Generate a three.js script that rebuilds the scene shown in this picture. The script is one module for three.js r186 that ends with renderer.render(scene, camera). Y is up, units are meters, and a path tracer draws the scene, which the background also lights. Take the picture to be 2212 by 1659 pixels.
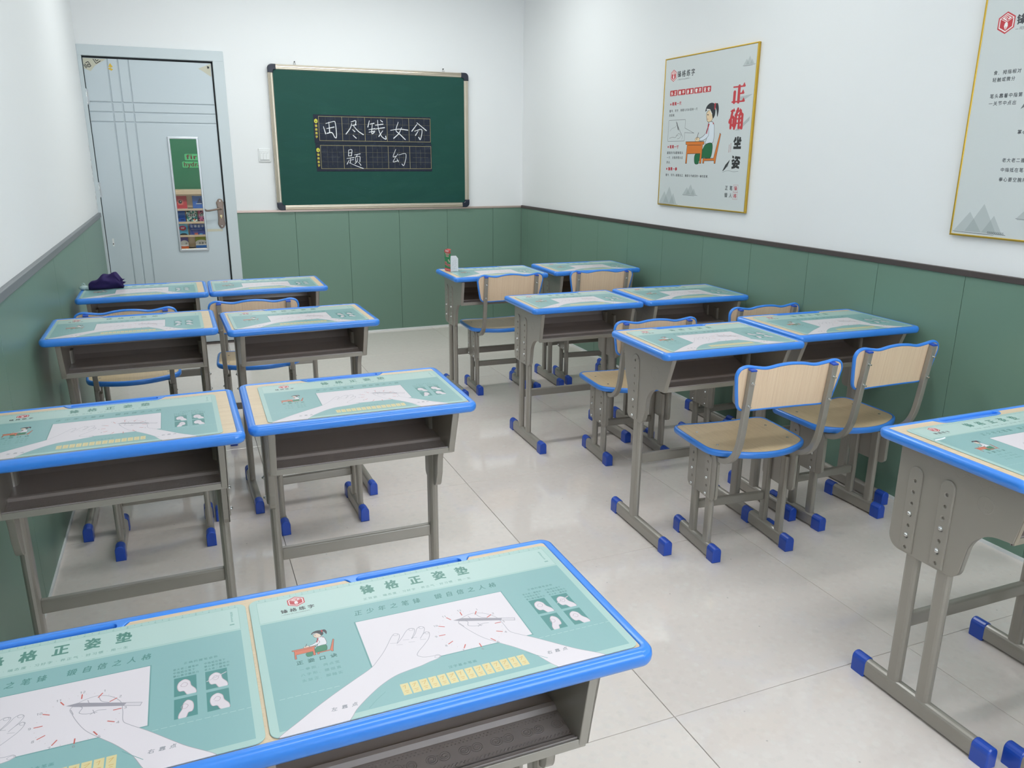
import * as THREE from 'three';
import { RoundedBoxGeometry } from 'three/addons/geometries/RoundedBoxGeometry.js';
import { mergeGeometries } from 'three/addons/utils/BufferGeometryUtils.js';
import { RectAreaLightUniformsLib } from 'three/addons/lights/RectAreaLightUniformsLib.js';
RectAreaLightUniformsLib.init();

// ------------------------------------------------------------------ camera, lights, exposure
const scene = new THREE.Scene();
scene.background = new THREE.Color(0.86, 0.94, 1.0).multiplyScalar(6.2);   // overcast sky outside the window behind the viewer
const camera = new THREE.PerspectiveCamera(THREE.MathUtils.radToDeg(2 * Math.atan(829.5 / 1699.6)), 2212 / 1659, 0.05, 60);
camera.position.set(-2.6364, 1.3663, 6.1856);
camera.rotation.set(-0.2814, -0.3928, 0.0066, 'YXZ');
const renderer = new THREE.WebGLRenderer({ antialias: true });
renderer.toneMapping = THREE.LinearToneMapping;
renderer.toneMappingExposure = 1.09;
renderer.shadowMap.enabled = true;
const CEILING = 2.75, LX = -3.148, NEAR_Z = 7.4;
const PANEL_LIGHT = [23, 13.5, 13.5];                      // radiance of the ceiling light panels
const LIGHTS = [[-1.57, 1.15], [-1.57, 3.3], [-1.57, 5.4]];   // ceiling panels, long across the room
const PANEL_W = 2.0, PANEL_D = 0.2, LIGHT_COLOR = new THREE.Color(0.97, 1.0, 0.99);

// ------------------------------------------------------------------ helpers
let seed = 7;
const rnd = () => { seed = (seed * 16807) % 2147483647; return seed / 2147483647; };
const used = new Map();
function numbered(n) { const k = used.get(n) ?? 0; used.set(n, k + 1); return k ? n + '_' + String(k).padStart(3, '0') : n; }
const V2 = (x, y) => new THREE.Vector2(x, y), V3 = (x, y, z) => new THREE.Vector3(x, y, z);
function clean(g) { const o = g.index ? g.toNonIndexed() : g; for (const k of Object.keys(o.attributes)) if (!['position', 'normal', 'uv'].includes(k)) o.deleteAttribute(k); return o; }
function merge(list) { return list.length === 1 ? list[0] : mergeGeometries(list.map(clean)); }
function mesh(name, geo, material, parent) {
  const m = new THREE.Mesh(Array.isArray(geo) ? merge(geo) : geo, material);
  m.name = numbered(name); m.castShadow = m.receiveShadow = true;
  (parent ?? scene).add(m);
  return m;
}
function thing(name, label, category, pos = [0, 0, 0], turn = 0, group) {
  const o = new THREE.Group(); o.name = numbered(name); o.position.set(...pos); o.rotation.y = turn; scene.add(o);
  o.userData = { label, category }; if (group) o.userData.group = group;
  return o;
}
function structure(name) { const o = new THREE.Group(); o.name = name; used.set(name, 1); o.userData = { kind: 'structure' }; scene.add(o); return o; }
const bx = (w, h, d, x, y, z) => new THREE.BoxGeometry(w, h, d).translate(x, y, z);
const rbx = (w, h, d, x, y, z, r = 0.002, s = 2) => new RoundedBoxGeometry(w, h, d, s, Math.min(r, w / 2.01, h / 2.01, d / 2.01)).translate(x, y, z);
const cyl = (r, h, n = 16, r2 = r) => new THREE.CylinderGeometry(r2, r, h, n);
function poly(pts) { const s = new THREE.Shape(); pts.forEach(([x, y], i) => i ? s.lineTo(x, y) : s.moveTo(x, y)); s.closePath(); return s; }
function rrect(x0, y0, x1, y1, r, n = 6) {   // rounded rectangle outline, counter-clockwise
  const o = [];
  for (const [cx, cy, a0] of [[x1 - r, y0 + r, -90], [x1 - r, y1 - r, 0], [x0 + r, y1 - r, 90], [x0 + r, y0 + r, 180]])
    for (let i = 0; i <= n; i++) { const a = (a0 + 90 * i / n) * Math.PI / 180; o.push([cx + r * Math.cos(a), cy + r * Math.sin(a)]); }
  return o;
}
const circle = (cx, cy, r, n = 14) => Array.from({ length: n }, (_, i) => [cx + r * Math.cos(2 * Math.PI * i / n), cy + r * Math.sin(2 * Math.PI * i / n)]);
const hole = (pts) => { const h = new THREE.Path(); pts.forEach(([x, y], i) => i ? h.lineTo(x, y) : h.moveTo(x, y)); h.closePath(); return h; };
function extrude(pts, depth, bevel = 0, holes = [], seg = 2) {
  const s = poly(pts); s.holes = holes.map(hole);
  return new THREE.ExtrudeGeometry(s, { depth: depth - 2 * bevel, bevelEnabled: bevel > 0, bevelSize: bevel, bevelOffset: -bevel, bevelThickness: bevel, bevelSegments: seg, steps: 1 }).translate(0, 0, bevel);
}
const alongX = (g, x0) => g.rotateY(-Math.PI / 2).translate(x0, 0, 0);   // shape (z, y) pushed from x0 towards -x
const alongUp = (g) => g.rotateX(-Math.PI / 2);                          // shape (x, -z) pushed up
function normals2(pts, closed = true) {   // outward normals of a counter-clockwise outline
  const n = pts.length;
  return pts.map((p, i) => {
    const a = pts[closed ? (i + n - 1) % n : Math.max(0, i - 1)], b = pts[closed ? (i + 1) % n : Math.min(n - 1, i + 1)];
    const dx = b[0] - a[0], dy = b[1] - a[1], l = Math.hypot(dx, dy) || 1;
    return [dy / l, -dx / l];
  });
}
function inset(pts, d) { const nn = normals2(pts); return pts.map((p, i) => [p[0] - nn[i][0] * d, p[1] - nn[i][1] * d]); }
// a profile [(outwards, up)] carried round a closed outline in the x-z plane (outline given as x, -z, counter-clockwise)
function ringSweep(outline, profile) {
  const nn = normals2(outline), n = outline.length, m = profile.length, pos = [], uv = [], idx = [];
  let run = 0;
  for (let i = 0; i <= n; i++) {
    const k = i % n, p = outline[k], q = outline[(k + n - 1) % n];
    if (i) run += Math.hypot(p[0] - q[0], p[1] - q[1]);
    for (let j = 0; j < m; j++) { pos.push(p[0] + nn[k][0] * profile[j][0], profile[j][1], -(p[1] + nn[k][1] * profile[j][0])); uv.push(run, j / m * 0.06); }
  }
  for (let i = 0; i < n; i++) for (let j = 0; j < m - 1; j++) { const a = i * m + j, b = a + m; idx.push(a, b, a + 1, b, b + 1, a + 1); }
  const g = new THREE.BufferGeometry();
  g.setAttribute('position', new THREE.Float32BufferAttribute(pos, 3)); g.setAttribute('uv', new THREE.Float32BufferAttribute(uv, 2)); g.setIndex(idx); g.computeVertexNormals();
  return g;
}
function smooth(points, n, closed = true) { return new THREE.CatmullRomCurve3(points.map(([x, y]) => V3(x, y, 0)), closed, 'centripetal').getPoints(n).slice(0, closed ? n : n + 1).map((p) => [p.x, p.y]); }
function tube(points, r, n = 24, rs = 8) { return new THREE.TubeGeometry(new THREE.CatmullRomCurve3(points.map((p) => V3(...p))), n, r, rs, false); }

// ------------------------------------------------------------------ lettering: strokes of each character on a 45-unit grid
const GLYPHS = {   // every stroke: x, y, x, y ...
  
  '锋': [[14,16,7,16,5,15,5,13,8,9,9,5],[21,12,24,11,24,9,26,8,27,4],[24,11,32,18,39,21,40,21],[10,16,11,36,9,39],[37,30,22,30],[15,9,8,9],[21,25,37,25],[39,35,20,35,16,33,14,35,11,36],[29,22,29,39],[26,8,35,9,34,12,26,19,19,22,18,21],[6,25,16,25]],
  '格': [[11,20,9,22,4,30,4,33],[11,40,11,5],[27,4,24,12,22,13,20,15,18,15,17,14,5,14],[37,26,37,38,22,38,22,24,31,19,34,14,36,9,26,9],[11,20,14,20,16,23,17,26,18,27,21,26,24,27,35,27,38,26,40,25],[24,12,31,21,37,24,37,26]],
  '正': [[5,38,39,38],[23,22,36,22],[23,38,23,8],[11,19,11,38],[7,8,38,8]],
  '姿': [[14,15,14,16,5,20],[6,27,39,27],[36,13,37,11,37,9,21,8],[16,22,23,19,27,14],[18,22,18,27],[15,27,14,33],[6,6,8,6,13,9],[6,40,18,38,21,37,21,36],[38,39,37,39,28,37,26,35,21,36,20,34,14,33,11,33],[26,35,29,31,30,27],[39,21,38,22,33,20,30,18,29,15,27,14],[27,14,27,9],[22,4,21,8,20,9,18,12]],
  '垫': [[40,20,40,21,40,24,38,25,36,23,35,9,21,9],[9,31,35,31],[31,20,22,14],[8,25,12,24,12,5],[39,39,6,39],[6,18,17,15],[27,5,26,14,24,21,20,24,22,27,22,39],[17,9,6,9]],
  '双': [[14,28,16,28,19,33],[6,39,14,28,14,24,15,23,16,20,18,9,18,8,6,8],[7,15,12,23,14,24],[30,31,24,37,21,39],[30,31,30,28,29,27,26,19,24,8,38,8,35,20,33,26,30,28],[30,31,37,38,39,39]],
  '端': [[16,32,5,35],[38,7,38,14,20,14,20,7],[5,12,16,12],[29,20,28,23,26,28,26,39],[10,5,11,9],[40,20,19,20],[12,33,15,17],[36,40,39,39,39,26,20,26,20,40],[32,26,32,39],[6,17,8,30],[29,5,29,14]],
  '态': [[22,4,22,9,20,14,17,18,17,20],[25,32,21,27],[38,24,34,23,29,20,26,15,24,10],[9,30,6,38],[17,20,20,21,24,24],[39,10,6,10],[32,35,31,38,30,39,16,39,14,37,14,30],[17,20,15,20,11,23,6,25],[38,38,38,36,35,29]],
  '度': [[24,5,24,9],[5,39,8,28,9,9,39,9],[23,36,18,31,18,28],[12,40,21,38,23,36,28,36,29,38,36,40,40,39],[39,16,12,16],[32,13,32,22,31,23,20,23,19,13],[13,28,34,28,33,31,29,34,28,36]],
  '习': [[8,8,37,8,36,29,35,38,34,39,27,39],[8,34,30,26],[22,21,14,15]], '好': [[23,8,36,8,36,10,30,17,30,39,25,40],[5,13,17,13,17,20,15,27,9,36,5,39],[10,4,6,25,18,35],[40,22,21,22]],
  '字': [[6,14,7,9,38,9,38,14],[39,27,6,27],[21,4,23,9],[31,16,13,16],[14,39,16,40,22,39,22,25,23,23,28,20,29,17]],
  '养': [[19,20,22,12,22,9],[9,15,35,15],[40,28,38,29,31,26],[30,4,29,9],[31,26,28,27,28,39],[31,26,29,23,29,21],[5,21,39,21],[15,4,16,6,16,9],[38,9,7,9],[16,21,14,26],[6,29,14,26],[14,26,16,28,15,34,11,38,9,40]],
  '气': [[14,15,35,15],[9,21,32,21,33,31,35,39,36,39,40,39,40,35,39,34],[13,5,12,9,11,10,5,18],[12,9,38,9]],
  '惯': [[29,6,28,17],[10,5,10,39],[10,11,13,11,14,13],[28,28,27,33,25,36,17,40,15,39],[40,12,20,11,16,12,15,13,14,13],[14,13,15,17],[6,12,5,21],[31,36,39,39],[36,32,36,22,20,22,19,33],[20,11,21,6,37,6,36,16,36,17,20,17,20,11]],
  '用': [[37,17,9,17],[22,8,22,39],[30,39,35,39,37,37,36,8,9,8,9,27,8,35,5,39],[37,27,9,27]], '一': [[39,22,5,22]], '生': [[22,5,22,38],[6,38,39,38],[37,13,11,13],[13,6,11,13,10,13,6,19],[36,25,10,25]],
  '少': [[6,39,21,36,29,31,33,27],[39,22,33,12],[12,12,6,22],[22,27,22,5]], '年': [[13,9,38,9],[6,17,11,10,13,9,14,5],[39,30,5,30],[24,39,24,10],[12,30,12,19,37,19]],
  '之': [[6,38,9,35,12,34,14,34,14,33,22,27,30,20,34,14,33,13,8,13],[14,34,15,36,19,38,37,39,39,38],[24,13,24,9,21,5]],
  '笔': [[39,30,6,33],[34,16,9,19],[22,13,25,9,26,8,27,4],[20,9,9,8],[8,26,35,23],[38,36,37,39,22,39,21,38,21,18],[31,12,31,9],[11,4,10,4,9,8,6,13],[26,8,39,9],[14,9,15,14]],
  '锻': [[8,16,14,16],[14,25,5,25],[10,16,10,38,9,39],[26,31,18,33],[4,15,6,10,8,9,9,5],[28,18,30,14,30,6,36,6,37,17,40,18],[15,34,15,36,10,37],[27,39,33,36,38,25,38,23,29,23,29,26,31,31,35,36,39,39],[25,15,20,15],[25,5,24,5,20,9,20,40],[8,9,15,9],[25,23,20,23]],
  '自': [[10,39,10,10,35,10,35,39],[22,4,21,10],[10,38,35,38],[10,28,35,28],[10,20,35,20]], '信': [[26,5,27,7,27,11],[36,23,19,23],[36,17,19,17],[39,11,16,11],[5,21,6,18,9,16],[13,5,9,15,10,40],[36,39,18,39,18,30,36,29,36,39]],
  '人': [[6,39,10,36,15,31,19,24,20,18,22,17],[39,39,35,36,30,31,26,24,24,18,22,17,22,5]],
  '练': [[14,27,8,27,5,28],[36,30,39,37],[26,5,20,24,38,24],[19,16,29,16,29,38,28,40,25,40],[39,9,18,9],[8,27,11,18,13,18,14,14],[22,30,17,38],[5,37,15,33],[11,18,6,18,11,5]], '口': [[8,38,9,9,36,9,36,38],[36,35,8,35]],
  '诀': [[9,38,11,35,11,18,5,18],[17,39,23,34,27,25,27,5],[20,12,36,12,36,24],[17,31,15,34,11,35],[11,8,11,8],[39,24,29,24,27,25,26,24,18,24],[27,25,29,27,33,34,39,39]],
  '拳': [[37,33,8,33],[16,40,20,40,22,39,22,23],[15,18,13,22,5,27],[5,18,39,18],[29,22,29,18],[40,27,34,24,31,22,16,24,14,24,13,22],[8,12,36,12],[14,12,14,9,12,6],[18,17,19,14,22,9,23,4],[32,6,30,11],[33,28,12,28]],
  '距': [[12,16,17,16,17,6,7,6,6,16,12,16],[12,16,12,35],[23,28,37,28,37,16,23,16],[40,38,23,38,23,7,39,7],[18,25,12,25],[4,38,18,34],[6,37,6,24]],
  '两': [[27,8,27,24,23,33],[39,8,6,8],[31,40,36,40,37,39,37,16,8,16,7,40],[17,8,16,25,12,33],[27,24,30,26,33,31],[20,29,21,28,19,25,16,25]],
  '点': [[18,39,17,34],[22,5,22,17],[22,9,38,9],[34,33,39,39],[22,17,34,17,34,27,10,27,10,17,22,17],[10,33,10,33,6,40,4,40],[28,39,26,34]],
  '宽': [[40,34,39,39,38,39,26,39,25,38,25,32,24,31,21,31],[10,15,34,15],[17,17,17,13],[6,13,6,8,22,8,38,8,38,13],[11,32,12,22,33,22,33,32],[22,5,22,8],[28,17,28,13],[6,40,12,39,18,36,21,31,21,27]],
  '八': [[6,38,11,31,13,26,16,9],[27,8,29,19,31,27,34,33,39,39]], '形': [[24,21,5,21],[20,39,20,8],[24,7,6,7],[39,17,31,23,28,25,27,25],[6,39,9,33,10,28,10,8],[26,39,34,34,40,28],[37,6,33,10,28,13]],
  '腰': [[39,6,19,6],[32,6,32,21],[26,24,26,27,23,29,22,33,38,39],[28,36,26,38,19,40],[31,36,35,30,35,27],[18,27,39,27],[14,26,6,26],[10,40,14,39,14,38,14,6,7,6,6,30,4,39],[26,6,26,21],[14,16,7,16],[32,13,38,13,37,21,20,21,20,13,32,13]],
  '挺': [[16,6,22,6,22,10,18,18],[13,13,5,13],[9,5,9,39,6,40],[41,38,40,39,28,39,21,34],[5,26,13,23],[38,18,28,18],[39,6,37,6,27,8],[33,7,33,31],[39,31,27,31],[16,19,18,18,24,19,23,24,22,30,21,31,21,34],[17,26,19,30,21,31],[15,39,21,34]],
  '直': [[5,38,39,38],[11,38,11,14,21,14,34,15,34,38],[34,26,11,26],[6,8,38,8],[11,32,34,32],[22,4,21,14],[34,20,11,20]], '头': [[19,10,12,7],[6,39,15,36,21,30,24,20,25,5],[6,24,39,24],[38,38,26,31],[8,15,15,18]],
  '放': [[5,11,20,11],[22,39,26,37,30,33,31,32],[31,28,33,28,35,23,37,13],[31,32,31,28,30,28,27,19,26,18],[13,8,12,4],[13,39,16,39,18,37,18,22],[40,12,27,12],[10,20,18,20,18,22],[5,39,9,31,10,12],[28,5,26,18,24,19,22,21,18,22],[39,39,38,38,33,33,31,32]],
  '脚': [[22,5,22,20,19,35,27,34],[27,11,18,11],[4,39,6,27,6,6,14,6,14,39,10,40],[27,36,26,27],[14,26,6,26],[18,21,27,21],[36,33,39,32,39,7,31,7,31,40],[14,16,6,16]],
  '踏': [[16,25,12,25],[26,22,30,21,30,12,30,11,30,5],[17,33,12,34,11,36,5,37],[12,34,12,16],[20,10,25,10,25,12,23,16,20,20],[30,11,33,12],[12,16,16,16,16,6,7,6,6,7,6,16,12,16],[22,32,38,32],[33,12,35,12,38,9],[33,12,35,16,40,20],[6,36,6,23],[38,39,22,39,22,26,38,26,38,39]],
  '实': [[7,14,7,9,38,9,38,14],[39,29,6,29],[9,21,13,23],[18,18,14,15],[22,4,23,9],[38,39,26,33],[8,39,15,37,21,31,23,26,24,14]], '左': [[38,23,17,23,14,21],[5,37,10,29,14,21,18,5],[39,39,13,39],[6,12,39,12],[26,23,26,39]],
  '靠': [[39,12,6,12],[27,25,27,40],[18,25,18,39],[22,5,22,11],[36,7,12,6],[12,5,9,9,9,12],[27,31,38,31],[18,31,7,31],[27,36,40,36],[5,36,18,36],[6,27,18,27],[39,27,27,27],[35,21,35,16,34,16,10,16,10,21,34,21,35,21]],
  '右': [[5,31,11,25,15,23,35,23,36,39],[36,38,14,38],[14,39,14,21,18,11,20,5],[39,12,6,12]], '汉': [[7,38,13,28,12,27],[10,20,5,17],[18,8,37,8,37,11,33,23,27,31,22,36,16,39],[13,9,10,7,7,6],[20,8,21,15,26,27,33,35,39,39]],
  '基': [[13,14,31,14],[39,33,36,31,31,27,31,5],[39,24,5,24],[13,19,31,19],[8,39,36,39],[22,39,22,29],[11,30,14,26,13,5],[6,33,11,30],[7,9,38,9],[31,32,14,32,11,30]],
  '本': [[38,14,6,14],[26,14,27,18,30,23,36,30,39,32],[22,5,22,39],[31,32,13,32,10,30],[6,33,10,30,14,24,18,16,18,14]], '画': [[22,30,22,15],[38,39,38,18],[38,38,7,38,7,18],[38,7,7,7],[31,23,14,23],[22,30,31,30,31,15,14,15,14,31,22,30]],
  '确': [[25,4,25,8,24,8,21,14,21,17,21,31,18,39],[34,40,38,39,38,15,22,15,18,16],[25,8,33,8,33,10,30,16,30,38],[38,22,21,22],[38,30,21,30],[4,27,5,24,7,23],[8,34,15,34,15,20,8,20],[8,38,8,24,7,23,10,10,10,7],[16,7,6,7]],
  '的': [[6,39,6,12,18,11,18,36,6,36],[27,21,31,28],[11,11,13,4],[6,22,18,22],[29,39,35,39,37,37,38,11,26,11],[22,18,26,11,27,4]],
  '握': [[25,25,27,26,36,25,38,26],[19,39,40,39],[30,39,30,26],[14,13,5,13],[9,5,9,37,8,40,6,40],[4,26,14,24],[27,18,25,23,25,25],[38,18,18,18],[18,13,37,13,38,12,38,6,18,6,18,28,14,39],[25,25,23,26],[38,32,21,32],[35,22,36,25]],
  '势': [[18,14,6,16],[40,20,40,21,38,22,36,21,34,9,21,9],[27,5,26,14,24,18,20,22,20,26,18,32,13,37,6,39],[7,28,35,28,34,38,32,39,26,39,25,39],[12,5,12,21,10,22,8,22],[21,14,30,19],[17,9,6,9]],
  '老': [[38,34,38,37,35,39,18,39,16,38,16,26],[5,30,7,30,13,26,16,26],[37,6,35,9,31,12,31,14,28,16,27,18],[31,12,30,10,9,10],[5,19,39,19],[34,27,33,26,21,30,16,31],[16,26,17,24,21,21,20,17,20,5]],
  '大': [[39,17,23,17,22,18,20,17,6,17],[22,18,24,21,27,27,30,33,34,37,38,39],[6,39,9,38,14,33,19,26,22,18,22,5]], '二': [[39,35,6,35],[9,11,35,11]],
  '杆': [[39,8,21,8],[18,14,5,14],[40,22,20,22],[30,39,30,8],[12,5,12,39],[18,26,15,22,12,21],[12,21,9,22,4,32]], '中': [[38,26,7,26],[22,39,22,5],[38,28,37,12,8,12,7,28]],
  '指': [[21,10,36,8],[39,14,39,16,38,18,22,18,21,16,21,5],[4,26,16,23],[21,31,38,31],[15,13,5,13],[10,5,10,39,7,40],[21,38,38,38,38,25,21,24,21,38]],
  '抵': [[39,20,20,20],[40,33,40,36,39,39,36,39,34,36,31,23,30,7],[5,26,15,23],[26,38,20,38,19,39],[20,38,20,9,36,5,39,6],[15,13,5,13],[10,5,10,36,10,39,7,40],[28,33,30,39]],
  '在': [[11,24,8,24,5,27],[11,39,11,22,19,5],[37,24,19,24],[39,11,6,11],[28,16,28,39],[39,39,17,39]], '下': [[39,8,6,8],[21,8,21,39],[36,25,25,18,21,18]], '心': [[27,14,18,6],[32,32,32,37,30,39,17,39,15,37,15,16],[35,19,39,31],[6,33,8,20]],
  '要': [[38,6,6,6],[10,34,13,33,20,34,20,36],[39,27,5,27],[31,27,30,31,27,34,26,36],[15,27,13,33],[27,20,27,6],[18,27,19,22,17,19,17,6],[37,39,27,37,26,36,22,36,20,36,19,38,7,40],[18,20,8,21,8,13,37,13,37,20,36,21,18,20]],
  '空': [[6,39,38,39],[38,15,38,9,7,9,6,16],[22,9,22,5],[22,39,22,26],[37,21,27,15],[34,25,11,25],[17,16,8,22]],
  '腕': [[35,30,38,29,38,17,31,17,31,36,31,39,38,40,40,38,40,36,39,34],[4,39,7,28,7,6,14,6,14,39,13,40,10,40],[28,4,30,9],[7,26,18,26,22,18],[19,40,22,37,25,31,27,20,27,18,22,18],[14,16,7,16],[25,27,23,27],[39,12,39,9,19,9,19,13,22,15,22,18]],
  '力': [[6,39,14,33,18,27,20,17,20,5],[7,14,38,14,36,29,35,37,33,39,29,40,26,39]], '坐': [[36,27,8,27],[22,38,22,5],[33,7,31,15,30,16,26,21,22,21],[31,15,33,15,37,20],[6,22,10,15,11,14,13,7],[15,17,13,15,11,14],[5,38,39,38]],
  '肩': [[5,38,7,34,9,26,9,9,35,9,36,15,35,16,9,16],[22,5,23,8],[15,40,15,21,36,21,36,39,34,40,31,40],[36,33,15,33],[36,27,15,27]], '平': [[39,25,6,25],[22,39,22,8],[8,8,37,8],[31,20,34,13],[11,13,14,20]],
  '身': [[12,15,32,15],[32,21,12,21],[6,27,32,28],[12,27,12,8,32,8,32,39,25,40],[38,20,35,23,32,24],[21,5,21,8],[5,39,7,40,16,36,26,31,28,28]],
  '臂': [[8,15,10,15,19,15,20,21,9,21,9,17,7,14,8,6,20,6,19,10,8,10],[39,18,24,18],[31,21,31,13],[8,15,6,17,5,20],[28,40,34,39,34,25,34,24,10,25,10,39],[39,7,24,7],[40,13,23,13],[35,13,36,10],[28,13,27,9],[10,34,34,34],[10,29,34,29]],
  '开': [[7,7,38,7],[15,8,15,21,14,29,11,36,6,39],[5,22,39,22],[30,8,30,39]], '足': [[39,39,24,39,18,37,12,31],[22,38,22,18],[13,24,12,24,12,31,7,39],[22,27,36,27],[22,18,35,18,35,7,10,6,10,18,22,18]],
  '安': [[39,21,6,21],[30,21,30,24,25,33],[22,33,21,34,18,36,12,39,8,39],[38,14,37,9,8,9,7,14],[22,9,21,5],[15,21,13,28,14,29,21,31,22,33,25,33,37,39],[18,21,20,14]],
  '眼': [[28,22,29,26,31,30,32,31,33,34,39,39],[21,22,37,22,37,6,21,6,21,39,29,37],[6,33,15,33,15,7,6,7,6,37],[15,24,6,24],[15,15,6,15],[37,14,21,14],[32,31,38,27]],
  '离': [[34,13,34,21,34,22,22,22,10,22,10,13],[22,22,21,26,16,32,16,35,28,34],[32,40,37,39,37,27,8,27,8,39],[30,35,28,34],[39,8,6,8],[22,8,21,4],[15,18,19,17,21,15],[16,12,21,15,24,15,29,18],[28,31,28,34],[28,11,25,14,24,15]],
  '尺': [[38,39,34,37,28,31,26,25,25,20],[10,20,36,20,35,6,10,7,10,26,9,33,6,39]], '看': [[8,12,36,12],[14,28,35,28],[20,7,18,15,15,19,15,22,14,24,14,39,35,39,34,23,15,22],[5,18,39,18],[36,5,33,5,20,7,8,7],[14,33,35,33],[5,30,10,26,14,25]],
  '书': [[21,5,21,39],[38,9,33,6],[6,23,39,23,39,28,37,35,33,36,30,36],[33,23,33,12,8,12]], '写': [[7,31,27,31],[23,39,30,39,31,38,33,33,34,23,12,23,11,24],[13,23,15,10],[15,15,33,15],[38,12,38,7,7,7,6,12]],
  '与': [[36,10,13,10],[24,39,31,39,34,38,36,28,36,21,11,21,14,6],[28,30,6,30]],
  '保': [[39,25,30,25,25,28,18,36,16,38,15,37],[40,38,34,32,30,28,26,25,16,25],[28,17,28,39],[28,17,37,16,37,6,19,7,19,17,28,17],[10,16,7,17,4,20],[15,5,14,5,10,15,10,40]],
  '持': [[6,40,9,39,10,37,10,5],[4,26,15,23],[38,10,20,10],[39,26,19,26],[30,40,33,40,34,39,34,18],[40,18,18,18],[14,13,5,13],[29,5,29,18],[25,35,22,30]], '寸': [[16,30,16,28,11,21],[39,14,5,14],[21,40,28,39,29,38,29,5]],
  '手': [[37,16,8,16],[22,7,22,39,21,40,15,40],[36,6,32,5,22,7,9,8],[39,26,5,26]],
  '短': [[22,6,39,6],[26,35,24,29],[11,28,14,29,17,33,17,36],[7,37,11,28,12,10],[40,39,20,39],[36,28,33,39],[17,10,8,10],[18,21,5,21],[5,16,8,10,8,4],[23,14,38,14,38,24,22,24,22,14,23,14]],
  '太': [[22,5,22,17,16,31,9,38,6,39],[6,16,20,16,22,17,23,16,39,16],[16,31,24,39],[22,17,24,20,27,27,31,33,38,39,40,39]], '应': [[18,31,18,29,15,18],[26,27,23,16],[12,38,39,38],[39,10,9,10,8,31,5,39],[23,4,25,10],[36,16,35,22,29,35,28,38]],
  '弃': [[18,9,17,12,13,16,12,18],[6,9,39,9],[35,18,32,18,20,19,11,18,10,19],[39,28,5,28],[21,4,23,9],[5,39,6,39,9,38,13,34,14,32,15,24],[30,24,30,39],[27,13,30,14,32,18]],
  '去': [[37,39,36,37,34,36,33,33,30,29],[34,36,9,38],[18,22,18,26,12,34,10,38],[6,22,39,22],[36,11,9,11],[22,22,22,5]],
  '胸': [[24,4,22,10,21,10,18,16],[30,16,28,21,27,21],[18,16,7,16],[18,16,18,18,20,19,20,34,34,33,34,18],[27,21,27,24],[27,21,23,16],[5,39,7,30,7,6,15,6,15,39,14,40,11,40],[7,26,15,26],[20,30,23,30,27,24],[32,40,37,40,39,38,39,10,39,10,22,10],[27,24,28,24,31,29]],
  '都': [[5,17,23,17],[23,6,22,10,20,11,18,17],[20,11,18,9,7,9],[5,27,9,26,9,24,12,23,14,20,13,15,13,5],[28,39,28,7,39,7,39,9,34,18,34,20,39,27,39,33,37,34,34,34],[21,30,9,30],[12,23,21,24,21,38,9,38],[9,26,9,40]],
  '桌': [[40,39,38,39,31,36,27,33,25,30],[10,18,34,18],[39,29,26,29,25,30,5,29],[19,30,18,32,16,34,6,39],[22,5,22,12],[22,39,22,24],[22,8,38,8],[10,18,10,24,34,24,34,13,10,13,10,18]],
  '部': [[23,9,6,9],[22,39,22,27,8,27,8,40],[5,21,24,21],[10,21,11,16,9,14,10,9],[22,38,8,38],[29,40,29,7,38,7,38,9,34,20,38,24,39,31,37,34,34,34],[15,9,14,5],[18,21,19,17,21,13,20,9]],
  '食': [[33,28,32,26,33,15],[32,22,12,22],[6,16,12,15,14,16,31,16,34,14,39,16],[33,15,32,13,27,10,23,6,21,6,13,14,12,16,12,39,22,37],[21,12,22,15],[12,28,31,28,33,28],[33,28,33,31,29,34],[22,31,27,34,29,34,30,36,36,39]],
  '拇': [[6,39,10,39,10,5],[4,26,14,23,16,20,40,20],[39,33,20,33,21,7,37,7,36,37,33,40,29,40,28,39],[28,26,28,27],[14,13,5,13],[30,15,30,14]],
  '相': [[18,14,5,14],[12,5,12,39],[22,37,38,37],[22,40,23,7,38,7,38,39],[22,27,38,27],[18,26,15,22,12,21],[12,21,9,22,4,32],[38,17,22,17]],
  '对': [[23,15,40,15],[6,10,19,10,17,20,16,24,15,25,15,28,10,34,6,39],[15,25,12,24],[29,40,34,39,35,5],[28,29,25,23],[15,28,16,29,20,34]],
  '轻': [[5,9,18,9],[30,26,30,39],[38,26,23,26],[11,5,6,22,18,22,19,21,22,21,29,16,31,16,31,14,35,10,36,7,23,7],[39,39,21,39],[13,16,13,40],[18,30,5,32],[39,20,31,16]],
  '触': [[5,40,7,31,7,14,9,9,10,8,10,5],[7,30,20,30],[31,5,31,37],[10,8,16,8,16,12,13,16,13,39],[7,15,20,15,20,38,19,39,17,40],[20,22,7,22],[36,31,38,36,40,39,39,40],[38,36,23,38],[31,12,24,12,24,26,38,25,38,12,31,12]],
  '或': [[37,17,33,27,30,29],[6,36,21,33],[30,33,27,33,24,37,20,39],[40,33,39,39,36,40,34,39,32,37,30,33,30,29,28,27,27,18,26,5],[6,11,39,11],[37,11,37,8,32,5],[20,24,19,28,9,28,8,18,20,18,20,24]],
  '微': [[15,21,28,21,30,20],[15,8,15,15,26,15,26,8],[10,5,8,9,4,12],[9,21,6,21,5,23],[12,13,9,16,9,21,9,40],[14,39,16,34,16,26,24,26,24,33,27,33,28,32],[21,15,21,4],[32,5,30,20,31,21,33,28,34,29,34,33],[34,29,36,28,37,24,38,18,38,13],[40,13,31,13],[34,33,39,39],[34,33,28,39]],
  '分': [[7,19,9,18,10,20,33,20,33,30,31,38,30,39,24,39],[9,18,14,11,16,6,17,6],[19,21,18,26,16,32,12,37,7,39],[29,6,32,12,37,18]],
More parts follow.
